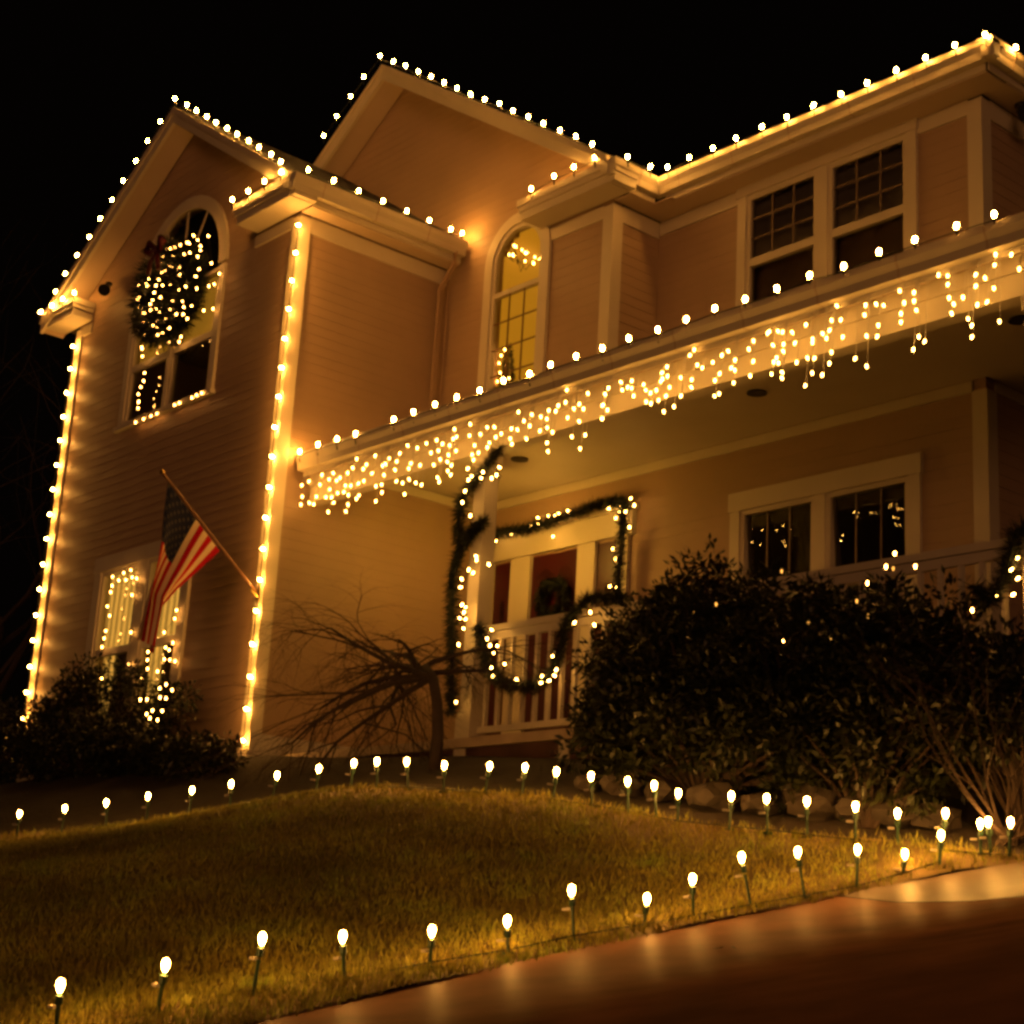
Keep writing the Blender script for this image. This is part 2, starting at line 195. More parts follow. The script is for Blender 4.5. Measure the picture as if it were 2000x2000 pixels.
RAIL_BULBS=[(3.50,0.38,1.01),(3.44,0.38,0.93),(3.49,0.38,0.86),(3.60,0.38,0.84),(3.55,0.38,0.78),(3.72,0.38,0.66),(3.53,0.38,0.64),(3.56,0.38,0.56),(3.90,0.38,0.50),(4.38,0.38,0.67),(4.44,0.38,0.54),(4.42,0.38,0.49),(4.35,0.38,0.45),(4.25,0.38,0.50),(4.24,0.38,0.44),(4.65,0.38,0.95),(4.85,0.38,1.02),(4.91,0.38,0.90)]
RAIL_BULBS_R=[(9.12,0.40,0.90),(9.07,0.40,0.83),(9.12,0.40,0.76),(8.94,0.40,0.66),(8.91,0.40,0.64),(9.08,0.40,0.65)]
BUSH_BULBS=[(8.00,-0.75,0.25),(7.01,-0.75,0.22),(8.71,-0.75,0.56),(8.86,-0.75,0.65),(9.09,-0.75,0.62),(8.93,-0.75,0.73),(9.51,-0.75,0.28)]
BUSH_DIM=[(7.24,-0.85,0.52),(7.46,-0.85,0.55),(7.95,-0.85,0.26),(8.49,-0.85,0.20),(8.70,-0.85,0.42),(8.06,-0.85,0.71),(8.99,-0.85,0.60),(8.30,-0.85,0.32),(7.71,-0.85,0.31),(8.79,-0.85,0.31),(7.56,-0.85,0.20)]
WREATH_BULBS=[(-2.80,-0.28,6.75),(-3.10,-0.28,6.64),(-2.71,-0.28,6.57),(-2.36,-0.28,6.54),(-2.19,-0.28,6.52),(-2.13,-0.28,6.49),(-2.04,-0.28,6.57),(-1.92,-0.28,6.47),(-1.83,-0.28,6.36),(-1.82,-0.28,6.30),(-1.87,-0.28,6.23),(-2.23,-0.28,6.37),(-2.09,-0.28,6.35),(-2.89,-0.28,6.54),(-2.79,-0.28,6.51),(-2.51,-0.28,6.42),(-2.55,-0.28,6.33),(-2.86,-0.28,6.45),(-3.00,-0.28,6.49),(-2.96,-0.28,6.41),(-2.70,-0.28,6.36),(-2.68,-0.28,6.27),(-2.78,-0.28,6.29),(-2.28,-0.28,6.10),(-1.86,-0.28,5.96),(-1.80,-0.28,6.04),(-3.18,-0.28,6.24),(-3.10,-0.28,6.14),(-2.84,-0.28,6.20),(-2.89,-0.28,6.13),(-2.71,-0.28,6.08),(-2.92,-0.28,6.04),(-2.26,-0.28,5.89),(-2.09,-0.28,5.89),(-2.73,-0.28,5.92),(-3.27,-0.28,5.97),(-2.99,-0.28,5.90),(-2.94,-0.28,5.94),(-2.81,-0.28,5.79),(-2.13,-0.28,5.70),(-2.08,-0.28,5.61),(-2.25,-0.28,5.56),(-2.07,-0.28,5.51),(-1.95,-0.28,5.42),(-3.12,-0.28,5.70),(-2.98,-0.28,5.64),(-2.52,-0.28,5.56),(-2.73,-0.28,5.51),(-2.68,-0.28,5.39),(-2.56,-0.28,5.39),(-3.38,-0.28,6.27),(-3.33,-0.28,6.09),(-3.11,-0.28,5.80),(-2.39,-0.28,5.41),(-1.88,-0.28,5.57),(-1.80,-0.28,5.78)]
UPWIN_BULBS=[(-3.37,-0.10,5.62),(-3.37,-0.10,5.53),(-3.44,-0.10,5.47),(-2.70,-0.10,5.36),(-2.40,-0.10,5.35),(-2.43,-0.10,5.29),(-1.83,-0.10,5.88),(-1.70,-0.10,5.87),(-1.60,-0.10,5.98),(-1.66,-0.10,5.53),(-1.89,-0.10,5.57),(-1.99,-0.10,6.61),(-1.83,-0.10,6.19),(-3.42,-0.10,5.44),(-3.39,-0.10,5.33),(-3.27,-0.10,5.07),(-3.27,-0.10,4.96),(-3.33,-0.10,4.89),(-3.37,-0.10,4.80),(-3.34,-0.10,4.68),(-3.33,-0.10,4.69),(-3.33,-0.10,4.60),(-3.35,-0.10,4.41),(-3.14,-0.10,4.41),(-2.95,-0.10,4.41),(-2.80,-0.10,4.41),(-2.36,-0.10,4.43),(-2.24,-0.10,4.43),(-1.94,-0.10,4.43),(-1.83,-0.10,4.44),(-1.71,-0.10,4.44)]
LOWWIN_BULBS=[(-3.48,-0.09,2.38),(-3.30,-0.09,2.31),(-3.19,-0.09,2.39),(-3.11,-0.09,2.29),(-3.01,-0.09,2.40),(-2.95,-0.09,2.30),(-2.83,-0.09,2.27),(-3.46,-0.09,2.26),(-3.48,-0.09,2.18),(-3.52,-0.09,2.00),(-3.43,-0.09,1.87),(-3.48,-0.09,1.68),(-3.50,-0.09,1.59),(-3.53,-0.09,1.48),(-2.90,-0.09,2.07),(-2.81,-0.09,1.59),(-2.77,-0.09,1.20),(-3.43,-0.09,1.29),(-1.74,-0.09,1.74),(-1.76,-0.09,1.64),(-1.98,-0.09,1.50),(-2.49,-0.09,1.52),(-2.32,-0.09,1.30),(-2.31,-0.09,1.20),(-2.28,-0.09,1.09),(-2.40,-0.09,1.00),(-1.74,-0.09,1.35),(-1.90,-0.09,1.31),(-1.81,-0.09,1.27),(-1.77,-0.09,1.15),(-1.64,-0.09,1.12),(-1.90,-0.09,1.17)]
LBUSH_BULBS=[(-0.44,-0.95,0.76),(-0.22,-0.95,0.60),(-0.08,-0.95,0.53),(-0.35,-0.95,0.57),(-0.32,-0.95,0.47),(-0.19,-0.95,0.45),(-0.75,-0.95,0.48),(-0.60,-0.95,0.47),(-0.24,-0.95,0.32),(-0.45,-0.95,0.34),(-0.57,-0.95,0.31),(-0.49,-0.95,0.26),(-0.32,-0.95,0.23),(-1.71,-0.95,0.79),(-1.72,-0.95,0.27)]
CHANDELIER=[(0.74,2.60,6.60),(0.82,2.60,6.55),(0.67,2.60,6.49),(0.74,2.60,6.45),(0.98,2.60,6.44),(1.04,2.60,6.39),(1.05,2.60,6.27),(1.23,2.60,6.27)]
MINITREE=[(1.03,2.38,5.05),(0.97,2.38,4.99),(0.94,2.38,4.90),(1.06,2.38,4.85),(0.97,2.38,4.77),(1.14,2.38,4.66),(1.04,2.38,4.66),(0.93,2.38,4.67),(1.57,2.38,4.60)]
FRONT=[(8.80,-6.21,-2.18),(8.87,-5.80,-2.08),(8.95,-5.39,-1.95),(9.02,-4.96,-1.92),(9.07,-4.52,-1.87),(9.12,-4.09,-1.80),(9.16,-3.70,-1.63),(9.21,-3.26,-1.64),(9.26,-2.95,-1.52),(9.32,-2.57,-1.38),(9.39,-2.21,-1.32),(9.48,-1.87,-1.28),(9.57,-1.57,-1.28),(9.69,-1.39,-1.16)]
BACK=[(1.77,-3.29,-1.03),(2.23,-3.11,-0.98),(2.68,-2.94,-0.93),(3.06,-2.78,-0.87),(3.45,-2.63,-0.82),(3.84,-2.49,-0.77),(4.22,-2.35,-0.70),(4.61,-2.21,-0.65),(4.91,-2.10,-0.61),(5.14,-2.02,-0.60),(5.46,-1.97,-0.61),(5.83,-1.93,-0.65),(6.25,-1.89,-0.67),(6.60,-1.85,-0.69),(6.89,-1.82,-0.73),(7.24,-1.78,-0.77),(7.54,-1.74,-0.81),(7.75,-1.69,-0.84),(7.90,-1.65,-0.89),(8.26,-1.56,-0.91),(8.52,-1.50,-0.93),(8.78,-1.44,-0.95),(9.08,-1.36,-0.98),(9.34,-1.30,-1.02),(9.60,-1.24,-1.02),(9.82,-1.18,-1.08),(9.88,-1.17,-1.07),(9.98,-1.14,-1.07)]
FLAG_L=[(-0.02,-1.31,2.72),(-0.02,-1.33,2.38),(-0.02,-1.34,2.05),(-0.02,-1.39,1.58),(-0.02,-1.45,1.03)]
FLAG_R=[(-0.01,-0.60,2.10),(-0.02,-0.81,1.86),(-0.02,-1.04,1.59),(-0.02,-1.19,1.37),(-0.02,-1.20,1.15),(-0.01,-1.23,0.87)]
FLAG_LV=[0, 0.2, 0.4, 0.7, 1]
FLAG_RV=[0, 0.25, 0.5, 0.68, 0.85, 1]
# ---------------------------------------------------------------- terrain height
FZ=np.polyfit([p[1] for p in FRONT],[p[2]-.2 for p in FRONT],1)
CP=[(p[0],p[1],p[2]-.2) for p in BACK[::2]]+[(p[0],p[1],float(np.polyval(FZ,p[1]))) for p in FRONT[::2]]
CP+=[(7.9,-10,-3.3),(15.2,-9.4,-3.05),(12,-5.6,-2.12),(13,-2.5,-1.3),(13.5,1,-.75),(18,-8,-2.7),(18,0,-.8),(10.6,1,-.7),
 (0,-.15,-.02),(0,2,0),(3,.3,-.12),(5.5,.3,-.3),(8.5,.3,-.62),(-3,-.3,-.1),(-5.8,-.2,-.25),(-5.8,-3,-.95),(-6,-5.6,-1.7),(1.5,-6.5,-2.15),(4,-5,-1.62),(6.5,-4,-1.5),(7,-7.5,-2.62),(-2,-9,-2.8),(6,-11,-3.5),(4,4,0),(12,5,-.5),(-6,6,0),(-12,0,-.4),(-14,-8,-2.4)]
CP=np.array(CP)
def _U(r2): return np.where(r2>1e-12,r2*np.log(np.maximum(r2,1e-12)),0.)
_d=((CP[:,None,:2]-CP[None,:,:2])**2).sum(-1); _n=len(CP)
_A=np.zeros((_n+3,_n+3)); _A[:_n,:_n]=_U(_d)+np.eye(_n)*.25; _A[:_n,_n]=1; _A[:_n,_n+1:]=CP[:,:2]; _A[_n,:_n]=1; _A[_n+1:,:_n]=CP[:,:2].T
_w=np.linalg.solve(_A,np.r_[CP[:,2],0,0,0])
def H(x,y):
    x=np.asarray(x,float); y=np.asarray(y,float)
    cx=np.clip(x,-14,19); cy=np.clip(y,-12,7)
    r2=(cx[...,None]-CP[:,0])**2+(cy[...,None]-CP[:,1])**2
    return _U(r2)@_w[:_n]+_w[_n]+_w[_n+1]*cx+_w[_n+2]*cy
EDGE=np.array([(8.9,-14),(9.28,-8),(9.36,-5.71),(9.34,-5.1),(9.32,-4.2),(9.36,-3.2),(9.42,-2.6),(9.50,-2.0),(9.70,-1.5),(10.15,-1.12),(11.2,0),(12,6),(12.3,12)])
BED=np.array([(-16,-8),(-6,-5.6),(1.5,-3.3),(3.4,-2.6),(5.2,-1.95),(7.5,-1.68),(9.75,-1.15),(12,-.6)])
ex=lambda y:np.interp(y,EDGE[:,1],EDGE[:,0]); by=lambda x:np.interp(x,BED[:,0],BED[:,1])
def grid(name,X,Y,Z,m):
    ny,nx=X.shape; me=bpy.data.meshes.new(name); V=np.stack([X,Y,Z],-1).reshape(-1,3)
    f=[(j*nx+i,j*nx+i+1,(j+1)*nx+i+1,(j+1)*nx+i) for j in range(ny-1) for i in range(nx-1)]
    me.from_pydata(V.tolist(),[],f); me.update(); me.materials.append(MT[m]); me.polygons.foreach_set('use_smooth',[True]*len(f))
    o=link(name,me); o['kind']='structure'; return o
gx=np.r_[np.linspace(-160,-16,12),np.linspace(-14,19,120),np.linspace(24,160,10)]; gy=np.r_[np.linspace(-160,-14,10),np.linspace(-12,7,90),np.linspace(12,200,12)]
GX,GY=np.meshgrid(gx,gy); grid('ground',GX,GY,H(GX,GY)-.05+.012*np.sin(GX*5.1)*np.cos(GY*4.3),'soil')
S,V_=np.meshgrid(np.linspace(0,1,110),np.linspace(0,1,70)); yt=np.full(S.shape,-2.)
for _ in range(25): yt=.5*yt+.5*by(-14+(ex(yt)+14)*S)
LY=-14+(yt+14)*V_; LX=-14+(ex(LY)+14)*S; LB=.012*np.sin(LX*2.3+LY*1.1)+.01*np.sin(LX*5-LY*3.7)
lawn=grid('lawn',LX,LY,H(LX,LY)+LB,'lawn')
def drive(y0,y1,name,m,dz,n):
    S,Y=np.meshgrid(np.linspace(0,1,40),np.linspace(0,1,n)); 
    YY=y0(S)+(y1(S)-y0(S))*Y; XX=ex(YY)-.03+(24-ex(YY))*S; grid(name,XX,YY,H(XX,YY)-.012+dz,m)
SPLIT=lambda s:-2.05+s*2.4  # line where the upper stretch of driveway changes to its own material
drive(lambda s:-20+0*s,SPLIT,'driveway','asphalt',0,60)
drive(SPLIT,lambda s:12+0*s,'driveway_upper','drive_top',.004,30)
# ---------------------------------------------------------------- house
house=tag(empty('house'),'two storey tan house with white trim, gables and a porch, strung with lights','house')
PR=[]  # siding pieces of all walls, largest first become parts
def wall(name,face,at,lo,hi,z0,z1,holes=(),tri=None,skin=True,expo=.118,thick=.14):
    """face 'Y': plane y=at facing -y, a=x; face 'X': plane x=at facing +x, a=y. holes=[(a0,a1,z0,z1,archcentre,archr)]; tri(z)->(a0,a1) above"""
    pt=(lambda a,d,z:(a,at-d,z)) if face=='Y' else (lambda a,d,z:(at+d,a,z))
    b=MB()
    def slab(a0,a1,za,zb):
        p=pt(a0,0,za);q=pt(a1,-thick,zb); b.box(min(p[0],q[0]),max(p[0],q[0]),min(p[1],q[1]),max(p[1],q[1]),za,zb)
    As=sorted({lo,hi,*[h[0] for h in holes],*[h[1] for h in holes]}); Zs=sorted({z0,z1,*[min(max(h[2],z0),z1) for h in holes],*[min(max(h[3],z0),z1) for h in holes]})
    for a0,a1 in zip(As,As[1:]):
        for za,zb in zip(Zs,Zs[1:]):
            ca,cz=(a0+a1)/2,(za+zb)/2
            if not any(h[0]<ca<h[1] and h[2]<cz<h[3] for h in holes): slab(a0,a1,za,zb)
    if tri:
        zt=tri(None); p=[]; n=8
        poly=[(tri(z1)[0],z1),(tri(z1)[1],z1)]+[(tri(zt-.01)[1],zt-.01),(tri(zt-.01)[0],zt-.01)]
        poly=[poly[0],poly[1],poly[2],poly[3]]
        hs=[h for h in holes if h[3]>z1]
        if not hs: b.prism(poly,lambda a,z,t:pt(a,-t,z),0,thick)
        else:                                   # gable field with the arch left open, in thin courses
            z=z1
            while z<zt-.02:
                zn=min(z+.06,zt-.01); l0,r0=tri(z); l1,r1=tri(zn); cuts=[]
                for h in hs:
                    hw=hole_half((z+zn)/2,h)
                    if hw>0: cuts.append(((h[0]+h[1])/2-hw,(h[0]+h[1])/2+hw))
                segs=[[(l0,l1),(r0,r1)]]
                for c0,c1 in cuts:
                    segs=[[segs[0][0],(c0,c0)],[(c1,c1),segs[0][1]]]
                for (a0,a1),(c0,c1) in segs:
                    if c0-a0>.01: b.prism([(a0,z),(c0,z),(c1,zn),(a1,zn)],lambda a,zz,t:pt(a,-t,zz),0,thick)
                z=zn
    w=b.build(name,'siding',house)
    if not skin:return w
    ztop=tri(None) if tri else z1; z=z0; 
    while z<ztop-.03:
        zn=min(z+expo,ztop); 
        if tri and z>=z1-1e-6: (l0,r0),(l1,r1)=tri(z),tri(max(min(zn,ztop-.005),z+.001))
        else: l0=l1=lo;r0=r1=hi
        segs=[(l0,r0,l1,r1)]
        for h in holes:
            hw=hole_half((z+zn)/2,h)
            if hw<=0: continue
            c0,c1=(h[0]+h[1])/2-hw,(h[0]+h[1])/2+hw; ns=[]
            for a0,b0,a1,b1 in segs:
                if c1<=a0 or c0>=b0: ns.append((a0,b0,a1,b1)); continue
                if c0-a0>.02: ns.append((a0,c0,a1,c0))
                if b0-c1>.02: ns.append((c1,b0,c1,b1))
            segs=ns
        for a0,b0,a1,b1 in segs: PR.append((b0-a0,w,pt,a0,b0,a1,b1,z,zn))
        z=zn
    return w
def hole_half(z,h):
    if z<h[2] or z>h[3]: return 0
    hw=(h[1]-h[0])/2
    if len(h)>4 and z>h[4]: return math.sqrt(max(hw*hw-(z-h[4])**2,0))
    return hw
def siding():
    PR.sort(key=lambda p:-p[0]); rest={}
    def brd(b,p):
        _,w,pt,a0,b0,a1,b1,z,zn=p
        v=[pt(a0,.0075,z),pt(b0,.0075,z),pt(b1,.002,zn),pt(a1,.002,zn),pt(a0,0.001,z),pt(b0,.001,z),pt(b1,.001,zn),pt(a1,.001,zn)]
        b.add(v,[(0,1,2,3),(0,4,5,1),(0,3,7,4),(1,5,6,2),(3,2,6,7)])
    for i,p in enumerate(PR):
        if i<290: b=MB(); brd(b,p); b.build('siding_board','siding',p[1])
        else: brd(rest.setdefault(p[1].name,(p[1],MB()))[1],p)
    for w,b in rest.values(): b.build('short_siding_boards','siding',w)['kind']='stuff'
# gable lines
def gtri(xa,za,xr,zr,xl,zl,off,clipl=None):
    def f(z):
        if z is None:return za-off
        l=xa-(za-off-z)*(xa-xl)/(za-zl); r=xa+(za-off-z)*(xr-xa)/(za-zr)
        return (max(l,clipl) if clipl is not None else l),r
    return f
TG=(-2.78,8.62,.30,6.62,-6.1,6.50); CG=(-1.27,9.6,3.26,6.64,-5.95,6.50)
def tri_t(z): 
    f=gtri(*TG[:2],TG[2],TG[3],TG[4],TG[5],.16)
    if z is None:return f(None)
    l,r=f(z); return max(l,-5.6),min(r,0.)
def tri_c(z):
    f=gtri(*CG[:2],CG[2],CG[3],CG[4],CG[5],.16)
    if z is None:return f(None)
    l,r=f(z); return max(l,-5.5),min(r,2.95)
UPW=(-3.86,-1.70,4.48,7.28,6.2)      # arched tower window opening
LOW=(-3.9,-1.78,.55,2.5)
ARW=(.90,1.80,3.95,6.55,6.10)        # tall arched window
wall('wall','Y',0,-5.6,0,-.3,6.3,[UPW,LOW],tri_t)
wall('wall','X',0,0,2.25,-.3,6.3); wall('wall','X',0,2.25,3,-.3,3.45)
wall('wall','Y',2.25,0.,2.95,3.5,6.3,[ARW],tri_c)
wall('wall','X',2.95,2.25,3,3.5,6.3)
wall('wall','Y',3,2.95,7.22,3.5,6.3,[(4.30,5.27,4.2,6.2),(5.41,6.39,4.2,6.2)])
wall('wall','Y',3,0,7.22,-.2,3.5,[(4.30,5.27,.75,2.62),(5.41,6.39,.75,2.62),(.34,2.52,0,2.6)])
wall('wall','X',7.22,3,9,-.3,6.3)
b=MB().box(-5.72,-5.6,0.15,9,-.3,6.3); b.build('wall','siding',house)
MB().box(-5.6,7.1,9,9.14,-.3,6.3).build('wall','siding',house)
MB().box(-5.4,7.0,.2,8.9,3.2,3.3).build('upper_floor','dark',house) if False else None
MB().box(-5.45,-.2,4.6,4.7,0,6.3).box(.2,7.0,6.4,6.5,0,6.3).build('inner_wall','dark',house)
siding()
# corner boards, frieze, base trim
def trimbox(name,*bx,m='trim'):
    b=MB()
    for q in bx:b.box(*q)
    return b.build(name,m,house)
trimbox('corner_board',(-.13,.032,-.032,-.0005,-.3,6.28),(.0005,.03,0,.13,-.3,6.28))
trimbox('corner_board',(-5.632,-5.47,-.032,-.0005,-.35,6.28),(-5.63,-5.6005,0,.13,-.35,6.28))
trimbox('corner_board',(2.82,2.982,2.218,2.2495,3.5,6.28),(2.9505,2.98,2.25,2.38,3.5,6.28))
trimbox('corner_board',(7.09,7.252,2.968,2.9995,3.5,6.28),(7.2205,7.25,3,3.13,3.5,6.28))
trimbox('corner_board',(7.09,7.252,2.968,2.9995,-.2,3.3),(7.2205,7.25,3,3.13,-.2,3.3))
trimbox('frieze_board',(.002,.026,.13,2.2,6.10,6.30)); trimbox('frieze_board',(2.952,2.976,2.38,2.97,6.10,6.30)); trimbox('frieze_board',(2.98,7.09,2.972,2.998,6.14,6.30))
trimbox('frieze_board',(7.222,7.246,3.13,8.9,6.10,6.30)); trimbox('frieze_board',(1.9,2.82,2.222,2.248,6.14,6.30)); trimbox('frieze_board',(-.95,-.13,-.028,-.002,6.16,6.30)); trimbox('frieze_board',(-5.47,-5.2,-.028,-.002,6.16,6.30))
trimbox('frieze_board',(.03,7.09,2.972,2.998,3.30,3.405)); trimbox('frieze_board',(.002,.028,.6,2.97,3.30,3.405)); trimbox('frieze_board',(7.222,7.248,3.13,8,3.30,3.405))
trimbox('foundation',(-5.58,.05,-.05,-.033,-1.2,.0),(.0325,.05,-.033,2.98,-1.2,.2),m='found')
# ------------------------------------------------ roofs
def gable_roof(g,y0,y1,wy):
    xa,za,xr,zr,xl,zl=g; t=.09
    rf=MB().xz([(xl,zl),(xa,za),(xa,za-t),(xl,zl-t)],y0,y1).xz([(xa,za),(xr,zr),(xr,zr-t),(xa,za-t)],y0,y1).build('roof','shingle',house)
    def off(a,b,l): 
        x0,z0=(xl,zl) if l else (xr,zr); return [(x0,z0-a),(xa,za-a),(xa,za-b),(x0,z0-b)]
    for l in(1,0):
        MB().xz(off(.012,.10,l),y0-.045,y0+.03).build('rake_moulding','trim',rf)
        MB().xz(off(.095,.23,l),y0-.018,y0+.03).build('rake_board','trim',rf)
        MB().xz(off(.185,.205,l),y0+.03,wy-.023).build('rake_soffit','soffit',rf)
    return rf
tr=gable_roof(TG,-.36,2.24,0); cr=gable_roof(CG,1.86,9.2,2.25)
GUT=[(0,0),(.085,0),(.095,.07),(.125,.125),(.125,.185),(.115,.185),(.115,.17),(0,.17)]
def gutter(face,at,a0,a1,z):
    b=MB()
    if face=='Y': b.prism(GUT,lambda d,q,t:(t,at-d,z+q),a0,a1)
    else: b.prism(GUT,lambda d,q,t:(at+d,t,z+q),a0,a1)
    g=b.build('gutter','trim',house); a=a0+.4
    while a<a1-.1:                         # seams / hangers
        s=MB()
        if face=='Y': s.prism([(p[0]+.003*(p[0]>.01),p[1]-.002*(p[1]<.01)) for p in GUT[:5]]+[(0,.1)],lambda d,q,t:(t,at-d,z+q),a,a+.02)
        else: s.prism([(p[0]+.003*(p[0]>.01),p[1]-.002*(p[1]<.01)) for p in GUT[:5]]+[(0,.1)],lambda d,q,t:(at+d,t,z+q),a,a+.02)
        s.build('gutter_hanger','soffit',g); a+=.78
    return g
# tower: returns, side eave
def cornice_return(x0,x1,y0,y1):
    trimbox('cornice_return',(x0+.045,x1-.045,y0+.045,y1,6.34,6.50)); trimbox('cornice_moulding',(x0,x1,y0,y1-.002,6.50,6.585),(x0+.02,x1-.02,y0+.02,y1-.003,6.44,6.499))
cornice_return(-.95,.40,-.38,-.024); cornice_return(-6.12,-5.15,-.38,-.024); cornice_return(1.72,3.37,1.85,2.226)
gutter('X',.285,-.375,2.2,6.40); trimbox('fascia',(.265,.283,-.35,2.2,6.33,6.53)); trimbox('soffit',(.032,.265,-.02,2.2,6.315,6.33),m='soffit')
gutter('X',3.24,1.855,2.655,6.40); trimbox('fascia',(3.22,3.238,1.9,2.62,6.33,6.53)); trimbox('soffit',(2.982,3.26,2.23,2.679,6.315,6.33),(3.26,3.5,2.60,2.679,6.316,6.331),m='soffit')
gutter('Y',2.66,3.245,7.66,6.401); trimbox('fascia',(3.36,7.5,2.662,2.68,6.33,6.53)); trimbox('soffit',(2.982,7.5,2.68,2.999,6.315,6.33),m='soffit')
gutter('X',7.535,2.54,9.2,6.40); trimbox('fascia',(7.515,7.533,2.68,9.2,6.33,6.53)); trimbox('soffit',(7.2505,7.515,3.0,9.2,6.312,6.328),m='soffit')
# hip roof over the right block
MB().add([(2.0,2.665,6.55),(7.53,2.665,6.55),(7.53,9.4,6.55),(2.0,9.4,6.55),(2.0,6,8.5),(4.3,6,8.5)],[(0,1,5,4),(1,2,5),(2,3,4,5),(0,4,3),(0,3,2,1)]).build('roof','shingle',house)
# downspout
ds=MB().tube([(.35,2.05,6.42),(.35,2.05,6.26),(.06,2.08,6.0),(.06,2.08,3.7)],.035,4); ds.build('downspout','siding',house)
# ------------------------------------------------ porch
PX=10.2
pr=MB().prism([(.35,3.385),(3.0,4.19),(3.0,4.11),(.35,3.31)],lambda p,q,t:(t,p,q),.03,PX).build('porch_roof','shingle',house)
gutter('Y',.345,.034,PX,3.21); trimbox('fascia',(.034,PX,.3475,.3495,3.16,3.30)); trimbox('porch_soffit',(.034,PX,.37,.46,3.19,3.21),m='soffit')
trimbox('porch_beam',(.034,PX,.46,.60,2.87,3.4)); trimbox('beam_moulding',(.034,PX,.44,.459,3.06,3.19)); trimbox('beam_moulding',(.034,PX,.445,.459,2.87,2.92))
trimbox('porch_ceiling',(.034,PX,.60,2.97,3.41,3.44),(7.26,PX,2.97,6,3.41,3.44))
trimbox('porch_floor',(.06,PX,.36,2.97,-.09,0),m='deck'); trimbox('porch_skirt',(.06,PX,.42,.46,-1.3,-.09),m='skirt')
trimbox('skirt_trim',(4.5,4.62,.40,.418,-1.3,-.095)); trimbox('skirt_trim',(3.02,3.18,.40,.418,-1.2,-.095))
for x in (3.1,9.3):
    p=empty('porch_post',(x,.53,0),house)
    MB().box(-.085,.085,-.085,.085,.0,2.87).build('shaft','trim',p); MB().box(-.11,.11,-.11,.11,.001,.22).box(-.10,.10,-.10,.10,.222,.26).build('base_block','trim',p); MB().box(-.115,.115,-.105,.105,2.74,2.868).box(-.10,.10,-.10,.10,2.62,2.66).build('cap','trim',p)
rail=empty('porch_railing',(0,0,0),house)
MB().box(3.19,9.2,.49,.57,1.03,1.09).box(3.19,9.2,.51,.55,.95,1.025).build('top_rail','trim',rail); MB().box(3.19,9.2,.51,.55,.06,.12).build('bottom_rail','trim',rail)
bm=MB().box(-.019,.019,-.019,.019,.121,.949).mesh('baluster'); bm.materials.append(MT['trim'])
for i in range(34): o=link('baluster',bm,rail); o.location=(3.3+i*.176,.53,0)
for x,y in((5.36,1.97),(8.22,1.98),(1.9,1.97)): 
    MB().lathe([(.10,3.395),(.10,3.4095)],14,(x,y,0)).build('recessed_light','black',house)
